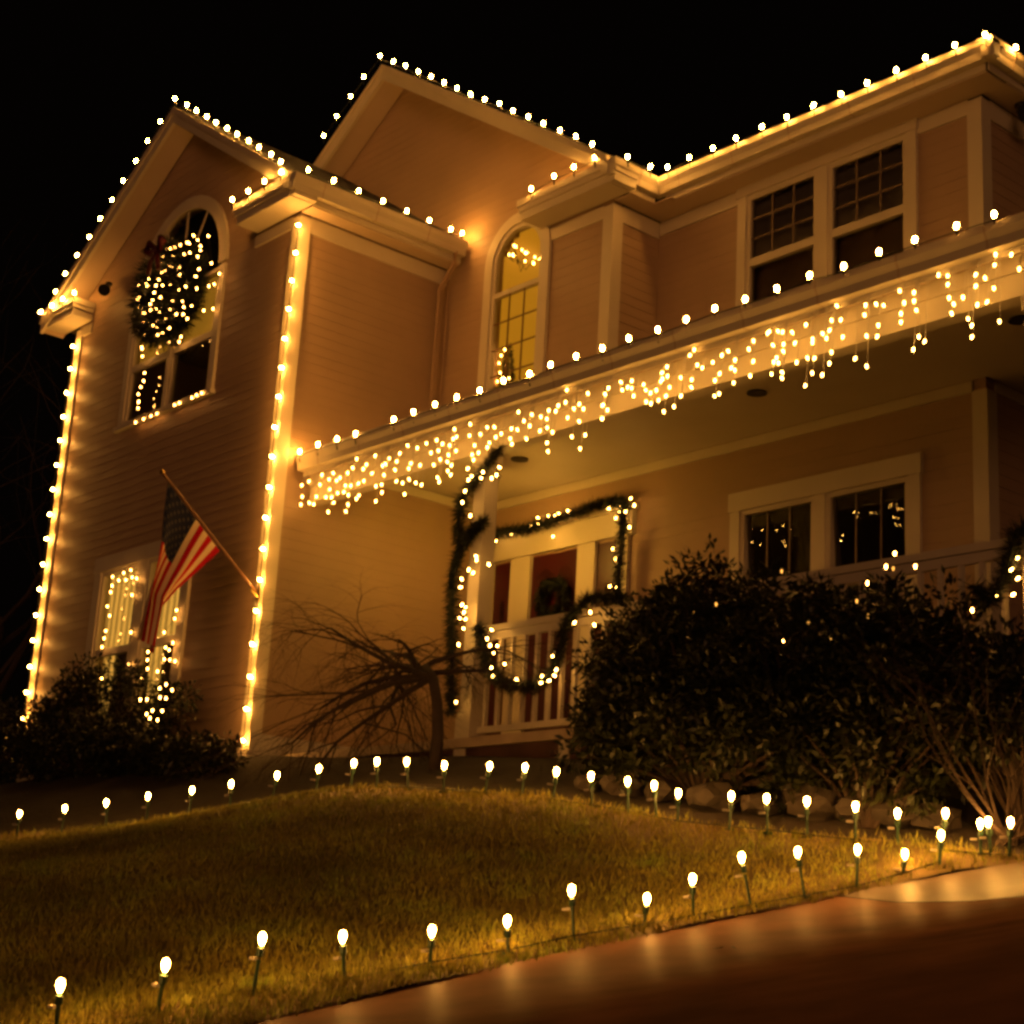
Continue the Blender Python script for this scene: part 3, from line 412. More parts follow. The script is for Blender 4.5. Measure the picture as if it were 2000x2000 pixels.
# ------------------------------------------------ windows
def arcpts(cx,cz,r,n=20,a0=0,a1=math.pi): return [(cx+r*math.cos(a0+(a1-a0)*i/n),cz+r*math.sin(a0+(a1-a0)*i/n)) for i in range(n+1)]
def sheet(pts,y): return MB().add([(p[0],y,p[1]) for p in pts],[tuple(range(len(pts)))])
def bars(w,name,lst,y0,y1,m='trim'):
    for (x0,x1,z0,z1) in lst: MB().box(x0,x1,y0,y1,z0,z1).build(name,m,w)
def dh_window(Y,panes,z0,z1,zr,cas,up=(3,3),low=None,blind=None,lowblind=None,arch=None,header=.2,tl=0):
    w=empty('window',(0,0,0),house); x0=panes[0][0];x1=panes[-1][1]; e=.05
    f=MB()
    f.box(x0-e-cas,x0-e,Y-.045,Y+.03,z0-e,z1+e).box(x1+e,x1+e+cas,Y-.045,Y+.03,z0-e,z1+e)
    if arch is None: f.box(x0-e-cas-.02,x1+e+cas+.02,Y-.055,Y+.03,z1+e+.0005,z1+e+header)
    f.box(x0-e-cas-.04,x1+e+cas+.04,Y-.08,Y+.03,z0-e-.06,z0-e-.0005)
    for p,q in zip(panes,panes[1:]): f.box(p[1]+e,q[0]-e,Y-.04,Y+.03,z0-e,z1+e)
    f.build('casing','trim',w)
    for k,(a,c) in enumerate(panes):
        s=MB(); s.box(a-e,a,Y-.025,Y+.06,z0-e,z1+e).box(c,c+e,Y-.025,Y+.06,z0-e,z1+e).box(a,c,Y-.022,Y+.06,z1,z1+e).box(a,c,Y-.022,Y+.06,z0-e,z0).box(a,c,Y-.02,Y+.05,zr-.045,zr+.045)
        s.build('sash','trim',w)
        for (za,zb,g) in((zr+.045,z1,up),(z0,zr-.045,low)):
            pn=MB().add([(a,Y+.012+tl,za),(c,Y+.012+tl,za),(c,Y+.012,zb),(a,Y+.012,zb)],[(0,1,2,3)]).build('pane','glass',w)
            
            t=.0012*(-1 if k else 1); MB().add([(a,Y+.036+tl,za),(c,Y+.036+t*3+tl,za),(c,Y+.036+t*3,zb),(a,Y+.036,zb)],[(0,1,2,3)]).build('inner_pane','glass2',w)
            if g:
                nx,nz=g; bars(w,'muntin',[(a+(c-a)*i/nx-.008,a+(c-a)*i/nx+.008,za,zb) for i in range(1,nx)],Y-.002,Y+.009,'muntin')
                for j in range(1,nz):
                    for i in range(nx):
                        xa=a+(c-a)*i/nx+(.011 if i else 0); xb=a+(c-a)*(i+1)/nx-(.011 if i<nx-1 else 0); zz=za+(zb-za)*j/nz
                        MB().box(xa,xb,Y-.001,Y+.008,zz-.008,zz+.008).build('muntin','muntin',w)
        if blind: MB().box(a-.03,c+.03,Y+.09,Y+.11,zr,z1+.03).build('blind',blind,w)
        if lowblind: MB().box(a-.03,c+.03,Y+.13,Y+.15,z0-.02,zr).build('curtain',lowblind,w)
    if arch:
        cx,cz,r=arch
        f2=MB(); o=arcpts(cx,cz,r+.05+cas); i=arcpts(cx,cz,r)
        for k in range(20): f2.xz([i[k],o[k],o[k+1],i[k+1]],Y-.045,Y+.03)
        f2.build('arch_casing','trim',w)
        sheet(arcpts(cx,cz,r),Y+.012).build('arch_pane','glass',w)
        b=MB()
        for a in (60,90,120): 
            t=math.radians(a); p=(cx+.03*math.cos(t),cz+.03*math.sin(t)); q=(cx+(r-.01)*math.cos(t),cz+(r-.01)*math.sin(t)); nx,nz=-math.sin(t)*.012,math.cos(t)*.012
            b.xz([(p[0]-nx,p[1]-nz),(q[0]-nx,q[1]-nz),(q[0]+nx,q[1]+nz),(p[0]+nx,p[1]+nz)],Y-.004,Y+.010)
        b.build('arch_muntins','trim',w)
    return w
dh_window(0,[(-3.80,-2.86),(-2.70,-1.76)],4.53,6.10,5.26,.12,None,None,'glow',None,arch=(-2.78,6.2,1.03))
dh_window(0,[(-3.85,-2.97),(-2.63,-1.84)],.6,2.45,1.43,.17,None,None,'glow2',None)
dh_window(3,[(4.35,5.22),(5.46,6.34)],4.25,6.15,5.40,.12,(3,3),None,'blind','curtain')
dh_window(3,[(4.35,5.22),(5.46,6.34)],.8,2.57,1.70,.13,(3,1),None,None,None,tl=.07)
# half lit lower curtains of the lower tower window
MB().box(-3.88,-3.62,.13,.15,.58,1.42).box(-2.66,-2.40,.13,.15,.58,1.42).build('curtain','glow2',house)
# tall arched window in the bay
w=empty('arched_window',(0,0,0),house); Y=2.25; a,c,zb,zs=.95,1.75,4.0,6.10; cx=1.35; r=.40
f=MB().box(a-.19,a-.05,Y-.045,Y+.03,zb-.05,zs).box(c+.05,c+.19,Y-.045,Y+.03,zb-.05,zs); o=arcpts(cx,zs,r+.19); i=arcpts(cx,zs,r+.05)
for k in range(20): f.xz([i[k],o[k],o[k+1],i[k+1]],Y-.045,Y+.03)
f.build('casing','trim',w)
f=MB().box(a-.05,a,Y-.02,Y+.05,zb,zs).box(c,c+.05,Y-.02,Y+.05,zb,zs).box(a,c,Y-.018,Y+.05,zs-.42,zs-.36); o=arcpts(cx,zs,r+.05); i=arcpts(cx,zs,r)
for k in range(20): f.xz([i[k],o[k],o[k+1],i[k+1]],Y-.02,Y+.05)
f.build('sash','trim',w)
MB().add([(a,Y+.012,zb),(c,Y+.012,zb),(c,Y+.012,zs-.42),(a,Y+.012,zs-.42)],[(0,1,2,3)]).build('pane','glass',w)
sheet([(a,zs-.36),(c,zs-.36)]+arcpts(cx,zs,r),Y+.012).build('arch_pane','glass',w)
for k in(1,2): MB().box(a+(c-a)*k/3-.008,a+(c-a)*k/3+.008,Y-.004,Y+.010,zb,zs-.42).build('muntin','pole',w)
for j in range(1,5):
    z=zb+(zs-.42-zb)*j/5
    for k in range(3): MB().box(a+(c-a)*k/3+(.008 if k else 0),a+(c-a)*(k+1)/3-(.008 if k<2 else 0),Y-.003,Y+.009,z-.008,z+.008).build('muntin','pole',w)
MB().box(-.6,1.95,2.74,2.76,3.5,7.3).build('lit_room_wall','room',house)
# ------------------------------------------------ front door with sidelights
d=empty('front_door',(0,0,0),house); Y=3.0
MB().box(.18,.36,Y-.05,Y+.03,0,2.62).box(2.5,2.68,Y-.05,Y+.03,0,2.62).box(.10,2.76,Y-.07,Y+.03,2.621,2.90).box(.06,2.80,Y-.10,Y+.03,2.901,2.96).box(.70,1.05,Y-.045,Y+.03,0,2.62).box(1.86,2.15,Y-.045,Y+.03,0,2.62).build('surround','trim',d)
sl=MB().box(1.05,1.86,Y,Y+.05,.02,2.6).build('door_slab','door',d)
for x0,x1 in((1.15,1.41),(1.50,1.76)):
    MB().box(x0,x1,Y-.012,Y-.0005,.25,1.0).build('door_panel','door',sl); sheet([(x0,1.75),(x1,1.75),(x1,2.3)]+arcpts((x0+x1)/2,2.3,(x1-x0)/2,10)[1:],Y-.006).build('door_glass','glass',sl)
MB().tube([(1.80,Y-.0,1.05),(1.80,Y-.06,1.05),(1.74,Y-.06,1.05)],.014).build('door_handle','metal',sl)
for x0,x1 in((.36,.70),(2.15,2.5)):
    s=MB().box(x0,x1,Y,Y+.05,.02,2.6).build('sidelight','door',d); sheet([(x0+.13,1.1),(x1-.13,1.1),(x1-.13,2.1)]+arcpts((x0+x1)/2,2.1,(x1-x0)/2-.13,10)[1:],Y-.006).build('sidelight_glass','glass',s)
# ---------------------------------------------------------------- bulbs
def bulbmesh(name,m,s=1.0,n=8):
    me=MB().lathe([(.008*s,-.040*s),(.018*s,-.018*s),(.0235*s,.006*s),(.018*s,.028*s),(.005*s,.038*s)],n).mesh(name); me.materials.append(MT[m]); return me
B9=bulbmesh('bulb','bulb',.76,8); BS=bulbmesh('bulb','stakeb',.70,12); BI=bulbmesh('mini_bulb','ice',.40,5); BM=bulbmesh('mini_bulb','mini',.37,5); BG=bulbmesh('mini_bulb','garl',.39,5); BD=bulbmesh('dim_bulb','dim',.36,5)
def bulbs(t,pts,me,name='bulb',tilt=.12,base=None):
    for p in pts:
        o=link(name,me,t); o.location=p
        o.rotation_euler=(random.gauss(0,tilt),random.gauss(0,tilt),random.random()*6.28)
        if base: o.rotation_euler=base
def light_string(label,groups,me=B9,name='light_string',wire='wire',drop=.045,r=.006,cat='light string',closed=False,base=None):
    t=tag(empty(name),label,cat); b=MB()
    for pts in groups:
        P=[(p[0],p[1],p[2]-drop) for p in pts]
        if len(P)>1: b.tube(P,r,4)
        bulbs(t,pts,me,base=base)
        if drop>0:
            for p in P: b.tube([(p[0],p[1],p[2]+.022),(p[0]+.004,p[1]+.012,p[2]-.075)],[.011,.006],5)
    if b.v:b.build('wire',wire,t)
    return t
light_string('string of white bulbs along both rakes of the left tower gable',[TOWER_RAKE_L[::-1]+TOWER_RAKE_R])
light_string('short string of bulbs on the left cornice return of the tower',[TOWER_RET_L])
light_string('string of bulbs on the right cornice return of the tower and round its side gutter',[TOWER_RET_R[::-1],TOWER_SIDE])
light_string('vertical string of bulbs down the far left corner of the tower',[CORNER_L],base=(0,-1.2,0),drop=0)
light_string('vertical string of bulbs down the corner board between the tower front and the porch',[CORNER_C],base=(0,-1.2,0),drop=0)
light_string('string of bulbs over the tall middle gable and its cornice return',[GABLE_L[::-1]+GABLE_R,GABLE_RET[::-1],BAY_SIDE])
light_string('string of bulbs along the upper right gutter above the dark windows',[RIGHT_EAVE+RIGHT_SIDE])
light_string('string of bulbs standing along the top of the long porch gutter',[PORCH])
ic=tag(empty('icicle_lights'),'dense icicle lights hanging below the porch gutter','icicle lights'); b=MB()
b.tube([(.1,.335,3.2),(PX-.2,.335,3.2)],.006,4)
for p in ICICLE: b.tube([(p[0]+random.gauss(0,.01),.335,3.2),(p[0],p[1]+.01,p[2]+.02)],.003,3)
b.build('wire','wwire',ic); bulbs(ic,ICICLE,BI,tilt=.25)
# ---------------------------------------------------------------- garlands and wreaths
def needle_tube(name,path,rad,per_m,parent,m='needles',ln=.09,wd=.006):
    P=[Vector(p) for p in path]; V=[]
    for a,c in zip(P,P[1:]):
        L=(c-a).length; d=(c-a).normalized()
        for _ in range(int(L*per_m)):
            q=a.lerp(c,random.random()); n=Vector((random.gauss(0,1),random.gauss(0,1),random.gauss(0,1))).normalized(); n=(n+d*.5).normalized()
            q=q+n*rad*random.uniform(.1,.7); e=q+n*ln*random.uniform(.6,1.2); s=n.cross(Vector((random.random(),random.random(),random.random()))).normalized()*wd
            V+=[q-s,q+s,e]
    return quads(name,[tuple(v) for v in V],m,parent,3)
def garland(label,path,blb,rad=.07):
    t=tag(empty('garland'),label,'garland'); needle_tube('needles',path,rad,1500,t); MB().tube(path,.02,5).build('stem','wire',t); bulbs(t,blb,BG,tilt=.6); return t
def spiral(cx,cy,z0,z1,turns,r,n=60): return [(cx+r*math.cos(2*math.pi*turns*i/n+2.6),cy+r*math.sin(2*math.pi*turns*i/n+2.6),z0+(z1-z0)*i/n) for i in range(n+1)]
garland('lit evergreen garland wound round the left porch post',[(3.5,.36,2.83),(3.36,.36,2.72),(3.2,.36,2.6),(3.05,.38,2.5)]+[(2.93,.36,2.4),(2.86,.40,2.15)]+[(2.95,.36,1.95),(3.12,.34,2.02),(3.28,.38,2.12),(3.1,.36,1.98),(2.92,.38,1.85),(2.88,.36,1.6),(2.9,.36,1.3),(2.93,.36,1.0),(2.95,.38,.6),(2.98,.38,.25)],POST_BULBS)
garland('lit evergreen garland framing the top and right side of the red front door',[(.25,2.82,2.55),(.35,2.82,2.80),(.6,2.80,2.93),(1.1,2.82,2.90),(1.6,2.80,2.92),(2.1,2.82,2.98),(2.5,2.8,2.99),(2.72,2.82,2.96),(2.74,2.82,2.7),(2.70,2.82,2.3),(2.68,2.82,1.6),(2.68,2.82,1.0)],DOOR_BULBS)
garland('lit evergreen garland drooping in a swag on the porch rail beside the post',[(3.25,.42,1.1),(3.35,.42,.85),(3.45,.42,.62),(3.7,.42,.47),(4.05,.42,.42),(4.3,.42,.5),(4.42,.42,.72),(4.5,.42,1.0),(4.75,.42,1.16),(5.2,.44,1.12)],RAIL_BULBS,.065)
garland('lit evergreen garland on the porch rail at the right end by the photo edge',[(8.75,.40,.75),(8.9,.40,.62),(9.05,.40,.85),(9.12,.40,1.1),(9.3,.42,1.15)],RAIL_BULBS_R,.07)
def ring(cx,cy,cz,R,n=40): return [(cx+R*math.cos(2*math.pi*i/n),cy,cz+R*math.sin(2*math.pi*i/n)) for i in range(n+1)]
def bow(parent,x,y,z,s):
    b=MB()
    for k in(-1,1):
        b.tube([(x,y,z),(x+k*.16*s,y-.05,z+.11*s),(x+k*.26*s,y-.06,z+.02*s),(x+k*.14*s,y-.05,z-.05*s),(x,y,z)],[.02*s,.06*s,.07*s,.05*s,.02*s],6)
        b.tube([(x,y,z),(x+k*.09*s,y-.04,z-.18*s),(x+k*.15*s,y-.03,z-.36*s)],[.02*s,.04*s,.035*s],5)
    return b.build('bow','bow',parent,True)
wr=tag(empty('wreath',(0,0,0)),'large lit evergreen wreath with red bow hung over the arched tower window','wreath')
needle_tube('needles',ring(-2.74,-.17,6.02,.48),.34,6500,wr,ln=.13,wd=.010); MB().tube(ring(-2.74,-.12,6.02,.48),.05,6).build('hoop','wire',wr); bow(wr,-2.62,-.45,6.50,.9); bulbs(wr,WREATH_BULBS+[(-2.74+.62*math.cos(k*2.4)*(.45+.55*((k*7)%10)/10),-.30,6.02+.66*math.sin(k*2.4)*(.45+.55*((k*7)%10)/10)) for k in range(26)],BM,tilt=.6)
wr=tag(empty('wreath'),'plain dark wreath hanging on the red front door','wreath')
needle_tube('needles',ring(1.52,2.90,2.02,.20,26),.10,1800,wr,ln=.08); MB().tube(ring(1.52,2.92,2.02,.20,26),.03,6).build('hoop','wire',wr)
light_string('mini light string down the left side and sill of the arched tower window',[UPWIN_BULBS[13:]],BM,r=.003,drop=0); 
t=tag(empty('light_string'),'scattered mini lights round the right side of the arched tower window behind the wreath','light string'); bulbs(t,UPWIN_BULBS[:13],BM,tilt=.4); MB().tube(UPWIN_BULBS[6:13],.003,3).build('wire','wire',t)
light_string('mini light string framing the lit lower tower window behind the flag',[LOWWIN_BULBS[:14][::-1],LOWWIN_BULBS[14:17],LOWWIN_BULBS[18:]],BM,r=.002,drop=0)
t=tag(empty('chandelier'),'small chandelier with lit candle bulbs inside the tall arched window','chandelier'); bulbs(t,CHANDELIER,BM,tilt=.05)
cc=np.mean(np.array(CHANDELIER),0); b=MB().tube([(cc[0],cc[1],6.28),(cc[0],cc[1],cc[2]-.1)],.012)
for p in CHANDELIER: b.tube([(cc[0],cc[1],cc[2]-.1),((p[0]+cc[0])/2,p[1],p[2]-.12),(p[0],p[1],p[2]-.02)],.004,4)
b.build('arms','black',t)
t=tag(empty('tabletop_tree'),'small lit tabletop christmas tree at the bottom of the tall arched window','christmas tree'); mt=np.array(MINITREE[:8]); x=float(mt[:,0].mean()); zt=float(mt[:,2].max()); V=[]
for _ in range(1500):
    k=random.random()**.6; z=zt+.12-k*1.0; rr=.03+.24*k; a=random.random()*6.28; q=Vector((x+.8*rr*math.cos(a)*random.random()**.4,2.46+.25*rr*math.sin(a),z)); e=q+Vector((math.cos(a)*.05,math.sin(a)*.03,random.uniform(-.05,.02))); V+=[q+Vector((0,0,.008)),q-Vector((0,0,.008)),e]
quads('needles',[tuple(v) for v in V],'needles',t,3); bulbs(t,MINITREE,BM); MB().tube([(x,2.46,zt-.95),(x,2.46,zt+.1)],[.03,.005]).build('trunk','bark',t)
t=MB().box(4.98,5.16,3.35,3.37,5.93,5.96).build('tube_lamp','tube'); tag(t,'small bluish tube lamp glowing inside the upper right window','lamp')
# ---------------------------------------------------------------- flag
fl=tag(empty('flag',(-.06,-.06,1.73)),'american flag hanging on an angled pole at the tower corner','flag')
tip=(.0,-1.30,1.08)
MB().tube([(0,0.02,0),tip],.016,8).build('pole','pole',fl); MB().lathe([(.001,-.03),(.028,-.01),(.028,.015),(.001,.035)],8,(tip[0],tip[1]-.012,tip[2]+.012)).build('finial','metal',fl); MB().box(-.035,.035,.02,.035,-.09,.09).tube([(0,.02,-.02),(0,-.07,.045)],.024,8).build('bracket','metal',fl)
FU,FVn=28,40; me=bpy.data.meshes.new('cloth'); vv=[];uv=[]
Lc=np.array(FLAG_L);Rc=np.array(FLAG_R);lv=np.array(FLAG_LV);rv=np.array(FLAG_RV)
for j in range(FVn+1):
    v=j/FVn; l=np.array([np.interp(v,lv,Lc[:,k]) for k in range(3)]); r=np.array([np.interp(v,rv,Rc[:,k]) for k in range(3)])
    for i in range(FU+1):
        u=i/FU; p=l*(1-u)+r*u; amp=.07*min(1,v*2.2); p=p+np.array([amp*math.sin(u*9+v*2.5)+.03*v*math.sin(u*19+1),.02*amp*math.cos(u*7),0]); vv.append(tuple(p-np.array((-.06,-.06,1.73)))); uv.append((u,v))
ff=[(j*(FU+1)+i,j*(FU+1)+i+1,(j+1)*(FU+1)+i+1,(j+1)*(FU+1)+i) for j in range(FVn) for i in range(FU)]
me.from_pydata(vv,[],ff); me.update(); ul=me.uv_layers.new(name='UVMap')
for lp in me.loops: ul.data[lp.index].uv=uv[lp.vertex_index]
me.polygons.foreach_set('use_smooth',[True]*len(ff))
m=bpy.data.materials.new('flag_cloth'); m.use_nodes=True; nt=m.node_tree; p=nt.nodes['Principled BSDF']; p.inputs['Roughness'].default_value=.9; p.inputs['Specular IOR Level'].default_value=.03
N=nt.nodes.new; Lk=nt.links.new
def math_(op,a,b=None):
    n=N('ShaderNodeMath'); n.operation=op
    for i,x in enumerate((a,b)):
        if x is None: continue
        if isinstance(x,(int,float)): n.inputs[i].default_value=x
        else: Lk(x,n.inputs[i])
    return n.outputs[0]
uvn=N('ShaderNodeUVMap'); sep=N('ShaderNodeSeparateXYZ'); Lk(uvn.outputs[0],sep.inputs[0]); U,Vv=sep.outputs[0],sep.outputs[1]
stripe=math_('LESS_THAN',math_('MODULO',math_('MULTIPLY',U,13.0),2.0),1.0)
canton=math_('MULTIPLY',math_('LESS_THAN',U,7/13),math_('LESS_THAN',Vv,.4))
su=math_('MULTIPLY',U,13/7*9); sv=math_('MULTIPLY',Vv,11/.4)
cell=math_('MODULO',math_('ADD',math_('FLOOR',su),math_('FLOOR',sv)),2.0)
du=math_('SUBTRACT',math_('FRACT',su),.5); dv=math_('SUBTRACT',math_('FRACT',sv),.5)
star=math_('MULTIPLY',math_('LESS_THAN',math_('ADD',math_('MULTIPLY',du,du),math_('MULTIPLY',dv,dv)),.13),math_('LESS_THAN',cell,.5))
mx=N('ShaderNodeMix'); mx.data_type='RGBA'; Lk(stripe,mx.inputs[0]); mx.inputs[6].default_value=(.55,.42,.28,1); mx.inputs[7].default_value=(.32,.006,.016,1)
m2=N('ShaderNodeMix'); m2.data_type='RGBA'; Lk(star,m2.inputs[0]); m2.inputs[6].default_value=(.012,.013,.035,1); m2.inputs[7].default_value=(.05,.045,.05,1)
m3=N('ShaderNodeMix'); m3.data_type='RGBA'; Lk(canton,m3.inputs[0]); Lk(mx.outputs[2],m3.inputs[6]); Lk(m2.outputs[2],m3.inputs[7]); Lk(m3.outputs[2],p.inputs['Base Color'])
me.materials.append(m); link('cloth',me,fl)
# ---------------------------------------------------------------- porch lantern
t=tag(empty('porch_lantern',(1.57,1.8,2.5)),'lit lantern hanging from the porch ceiling behind the garlanded post','lantern')
MB().tube([(0,0,.91),(0,0,.30)],.008).build('chain','black',t); MB().lathe([(.02,.32),(.10,.24),(.10,.23)],8).lathe([(.08,-.02),(.085,0),(.03,-.03)],8).build('cap','black',t); MB().lathe([(.065,.0),(.085,.22)],8).build('glass','lantern',t)
# ---------------------------------------------------------------- floodlights
def flood(label,x,y,z,s=1):
    t=tag(empty('floodlight',(x,y,z)),label,'floodlight'); MB().lathe([(.05,.06),(.05,.09)],10).build('mount','black',t); MB().tube([(0,0,.07),(.05*s,-.03,.0)],.02).build('arm','black',t)
    MB().tube([(.02*s,-.02,.03),(.10*s,-.09,-.06),(.15*s,-.13,-.10)],[.04,.075,.085],10).build('lamp_head','black',t)
flood('black floodlight under the eave at the upper right photo edge',7.40,3.4,6.22); flood('black floodlight at the wall left of the wreath',-4.62,-.12,6.62,1)
# ---------------------------------------------------------------- stake lights
stm=MB().lathe([(.002,-.12),(.007,-.10),(.009,0),(.009,.12),(.011,.14)],6).box(-.035,.035,-.004,.004,-.02,.0).mesh('stake'); stm.materials.append(MT['stake'])
skm=MB().lathe([(.014,.135),(.017,.14),(.017,.172),(.012,.175)],8).mesh('socket'); skm.materials.append(MT['stake'])
tgm=MB().box(-.055,-.02,-.012,.012,.118,.130).mesh('wire_clip'); tgm.materials.append(MT['wwire'])
ORD=['first','second','third','fourth','fifth','sixth','seventh','eighth','ninth','tenth','eleventh','twelfth','thirteenth','fourteenth','fifteenth','sixteenth','seventeenth','eighteenth','nineteenth','twentieth','twenty-first','twenty-second','twenty-third','twenty-fourth','twenty-fifth','twenty-sixth','twenty-seventh','twenty-eighth']
def stake(p,label,group):
    z=float(H(p[0],p[1])); k=(p[2]-z)/.212; t=tag(empty('stake_light',(p[0],p[1],z)),label,'stake light',group)
    a,c=random.gauss(0,.05),random.gauss(0,.09); t.rotation_euler=(0,0,random.random()*.6); d=p[2]-z
    s=link('stake',stm,t); s.scale=(1,1,k); s.rotation_euler=(a,c,0); o2=(math.sin(c)*d,-math.sin(a)*d)
    for nm,me in(('socket',skm),('wire_clip',tgm)): q=link(nm,me,t); q.location=(math.sin(c)*(d-.212),-math.sin(a)*(d-.212),d-.212); q.rotation_euler=(a,c,0)
    o=link('bulb',BS,t); o.location=(o2[0],o2[1],d)
for i,p in enumerate(FRONT): stake(p,f'{ORD[i]} lit stake bulb from the left along the driveway edge of the lawn','stake lights along the driveway')
for i,p in enumerate(BACK): stake(p,f'{ORD[i]} lit stake bulb from the left along the far edge of the lawn','stake lights along the planting bed')
def cable(pts,label):
    P=[(p[0]+random.uniform(-.03,.03),p[1]+random.uniform(-.03,.03),float(H(p[0],p[1]))+.012) for p in pts]; o=MB().tube(P,.004,4).build('cable','wire'); tag(o,label,'cable')
cable(FRONT,'thin green cable joining the stake lights by the driveway'); cable(BACK,'thin green cable joining the stake lights by the planting bed')
# ---------------------------------------------------------------- plants
def leaves(cl,n,spread,ln,wd,flat=.5):
    C=np.array(cl)[rng.integers(0,len(cl),n)]; d=rng.normal(size=(n,3)); d/=np.linalg.norm(d,axis=1)[:,None]
    p=C+d*spread*rng.random((n,1))**.5; ax=d+rng.normal(size=(n,3))*.5; ax[:,2]-=.15; ax/=np.linalg.norm(ax,axis=1)[:,None]
    s=np.cross(ax,rng.normal(size=(n,3))+np.array([0,0,2.])); s/=np.linalg.norm(s,axis=1)[:,None]
    L=ln*rng.uniform(.6,1.2,(n,1)); W=wd*rng.uniform(.7,1.2,(n,1))
    return np.stack([p,p+ax*L*.5+s*W,p+ax*L,p+ax*L*.5-s*W],1).reshape(-1,3)
def shrub(label,x,y,rx,ry,h,nc,nl,z0=None,name='shrub',ln=.075,wd=.015,bulb=(),dim=(),group=None,low=.15,spread=.17,stems=6):
    g=float(H(x,y))-.05 if z0 is None else z0; t=tag(empty(name,(x,y,g)),label,'shrub',group); cl=[]
    while len(cl)<nc:
        q=rng.normal(size=3); q/=np.linalg.norm(q); q*=rng.uniform(.45,1)**.5; 
        z=h*(.5+.5*q[2]); 
        if z<h*low: continue
        cl.append((q[0]*rx*(1+.18*rng.normal()),q[1]*ry*(1+.1*rng.normal()),z*(1+.07*rng.normal())))
    quads('crown',leaves(cl,nl,spread,ln,wd),'leaf',t); b=MB()
    for c in cl[:nc]: b.tube([(c[0]*.08,c[1]*.08,0),(c[0]*.45,c[1]*.45,c[2]*.55),c],[.018,.011,.004],4)
    b.build('branches','bark',t)
    for p in bulb:
        o=link('bulb',BM,t); o.location=(p[0]-x,p[1]-y,p[2]-g)
    for p in dim:
        o=link('dim_bulb',BD,t); o.location=(p[0]-x,p[1]-y,p[2]-g)
    return t
shrub('tall rhododendron shrub right of the porch rail garland',6.5,-.42,.68,.5,1.3,110,15000)
shrub('rhododendron shrub below the left half of the lower right window',7.0,-.55,.75,.6,1.5,120,17000,bulb=BUSH_BULBS[1:2])
shrub('broad rhododendron shrub below the right half of the lower window with a few mini lights',7.95,-.6,.8,.6,1.42,120,17000,bulb=[BUSH_BULBS[0]]+BUSH_BULBS[2:6],dim=BUSH_DIM)
shrub('rhododendron shrub in front of the porch rail at right',8.85,-.6,.66,.55,1.42,100,13000,bulb=BUSH_BULBS[6:])
shrub('low shrub filling the gap in front of the right hand rhododendrons',7.5,-1.0,1.2,.35,.95,110,14000)
shrub('dark shrub at the right photo edge above the bare stems',9.75,-.6,.5,.4,1.1,50,5000,low=.45)
shrub('low dark shrub at the right beneath the rhododendrons',8.9,-1.0,.7,.3,1.05,40,4500)
shrub('dark leafy shrub in front of the lit lower tower window, mini lights inside',-1.7,-.85,1.35,.55,1.15,100,10000,bulb=LBUSH_BULBS)
shrub('low dark shrub along the foot of the tower at the photo left',-1.0,-1.45,1.4,.45,.55,60,9000,low=.05)
shrub('low dark ground shrub at the foot of the lit corner string',.7,-1.2,.7,.35,.28,40,6000,low=.05)
shrub('spiky low shrub at the far left corner of the tower',-3.9,-1.3,1.0,.5,1.0,40,4000,low=.05)
UPW_=.05
def limb(b,p,d,L,r,depth,droop,tips=None):
    P=[p];R=[r];q=Vector(p);d=Vector(d).normalized()
    for i in range(5):
        d=(d+Vector((random.gauss(0,.14),random.gauss(0,.14),random.gauss(0,.12)-droop))).normalized(); q=q+d*L/5; P.append(tuple(q)); R.append(r*(1-.13*(i+1)))
        if depth and i>0:
            for _ in range(2 if i>2 else 1):
                n=(d+Vector((random.gauss(0,.7),random.gauss(0,.7),random.gauss(UPW_,.3)))).normalized(); limb(b,tuple(q),n,L*.62,R[-1]*.6,depth-1,droop*1.05)
    b.tube(P,R,5 if r>.015 else 3)
UPW_=-.02; g=float(H(4.14,-.7)); t=tag(empty('weeping_tree',(4.14,-.7,g)),'small bare weeping tree with arching branches before the porch','tree')
MB().tube([(0,0,-.1),(.02,0,.25),(-.02,0,.52),(-.1,.0,.74),(-.25,.02,.86)],[.062,.055,.05,.045,.038],8).build('trunk','bark',t,True); b=MB()
for k,(dx,dy,dz,L) in enumerate([(-1,.1,.35,1.6),(-1,-.3,.15,1.5),(-.9,.4,.45,1.5),(-.9,-.5,.3,1.2),(.5,.3,.2,.6),(.6,-.5,.05,.5),(-1,.0,.05,1.7),(-1,.3,.4,1.3),(.2,.6,.4,.9),(-1,-.1,.5,1.1),(-1,.1,-.05,1.2),(-.9,.5,.3,1.3),(-1,-.15,.4,1.45),(-.9,.2,.35,1.2),(.3,-.4,.3,.5)]): limb(b,(-.12-.1*(k%3),0,.75+.04*(k%3)),(dx,dy,dz),L*.98,.030,3,.085)
b.build('branches','bark',t)
UPW_=.05; g=float(H(9.82,-.92)); t=tag(empty('bare_shrub',(9.82,-.92,g)),'bare stemmed shrub at the right beside the driveway lights','shrub'); b=MB()
for k in range(11):
    a=-.9+1.8*k/10+random.gauss(0,.06); limb(b,(random.gauss(0,.03),random.gauss(0,.03),-.03),(math.sin(a)*.65,math.sin(a)*.75+random.gauss(0,.15),math.cos(a)*1.1),1.0,.011,1,-.02)
b.build('stems','bark',t)
def bare_tree(label,x,y,h):
    g=float(H(x,y))-.2; t=tag(empty('bare_tree',(x,y,g)),label,'tree'); MB().tube([(0,0,0),(.1,.05,h*.22),(.05,.1,h*.42)],[.16,.12,.09],8).build('trunk','bark',t); b=MB()
    for k in range(9): limb(b,(.07,.07,h*(.2+.025*k)),(math.cos(k*2.4),math.sin(k*2.4),1.1),h*.5,.05,2,-.03)
    b.build('limbs','bark',t)
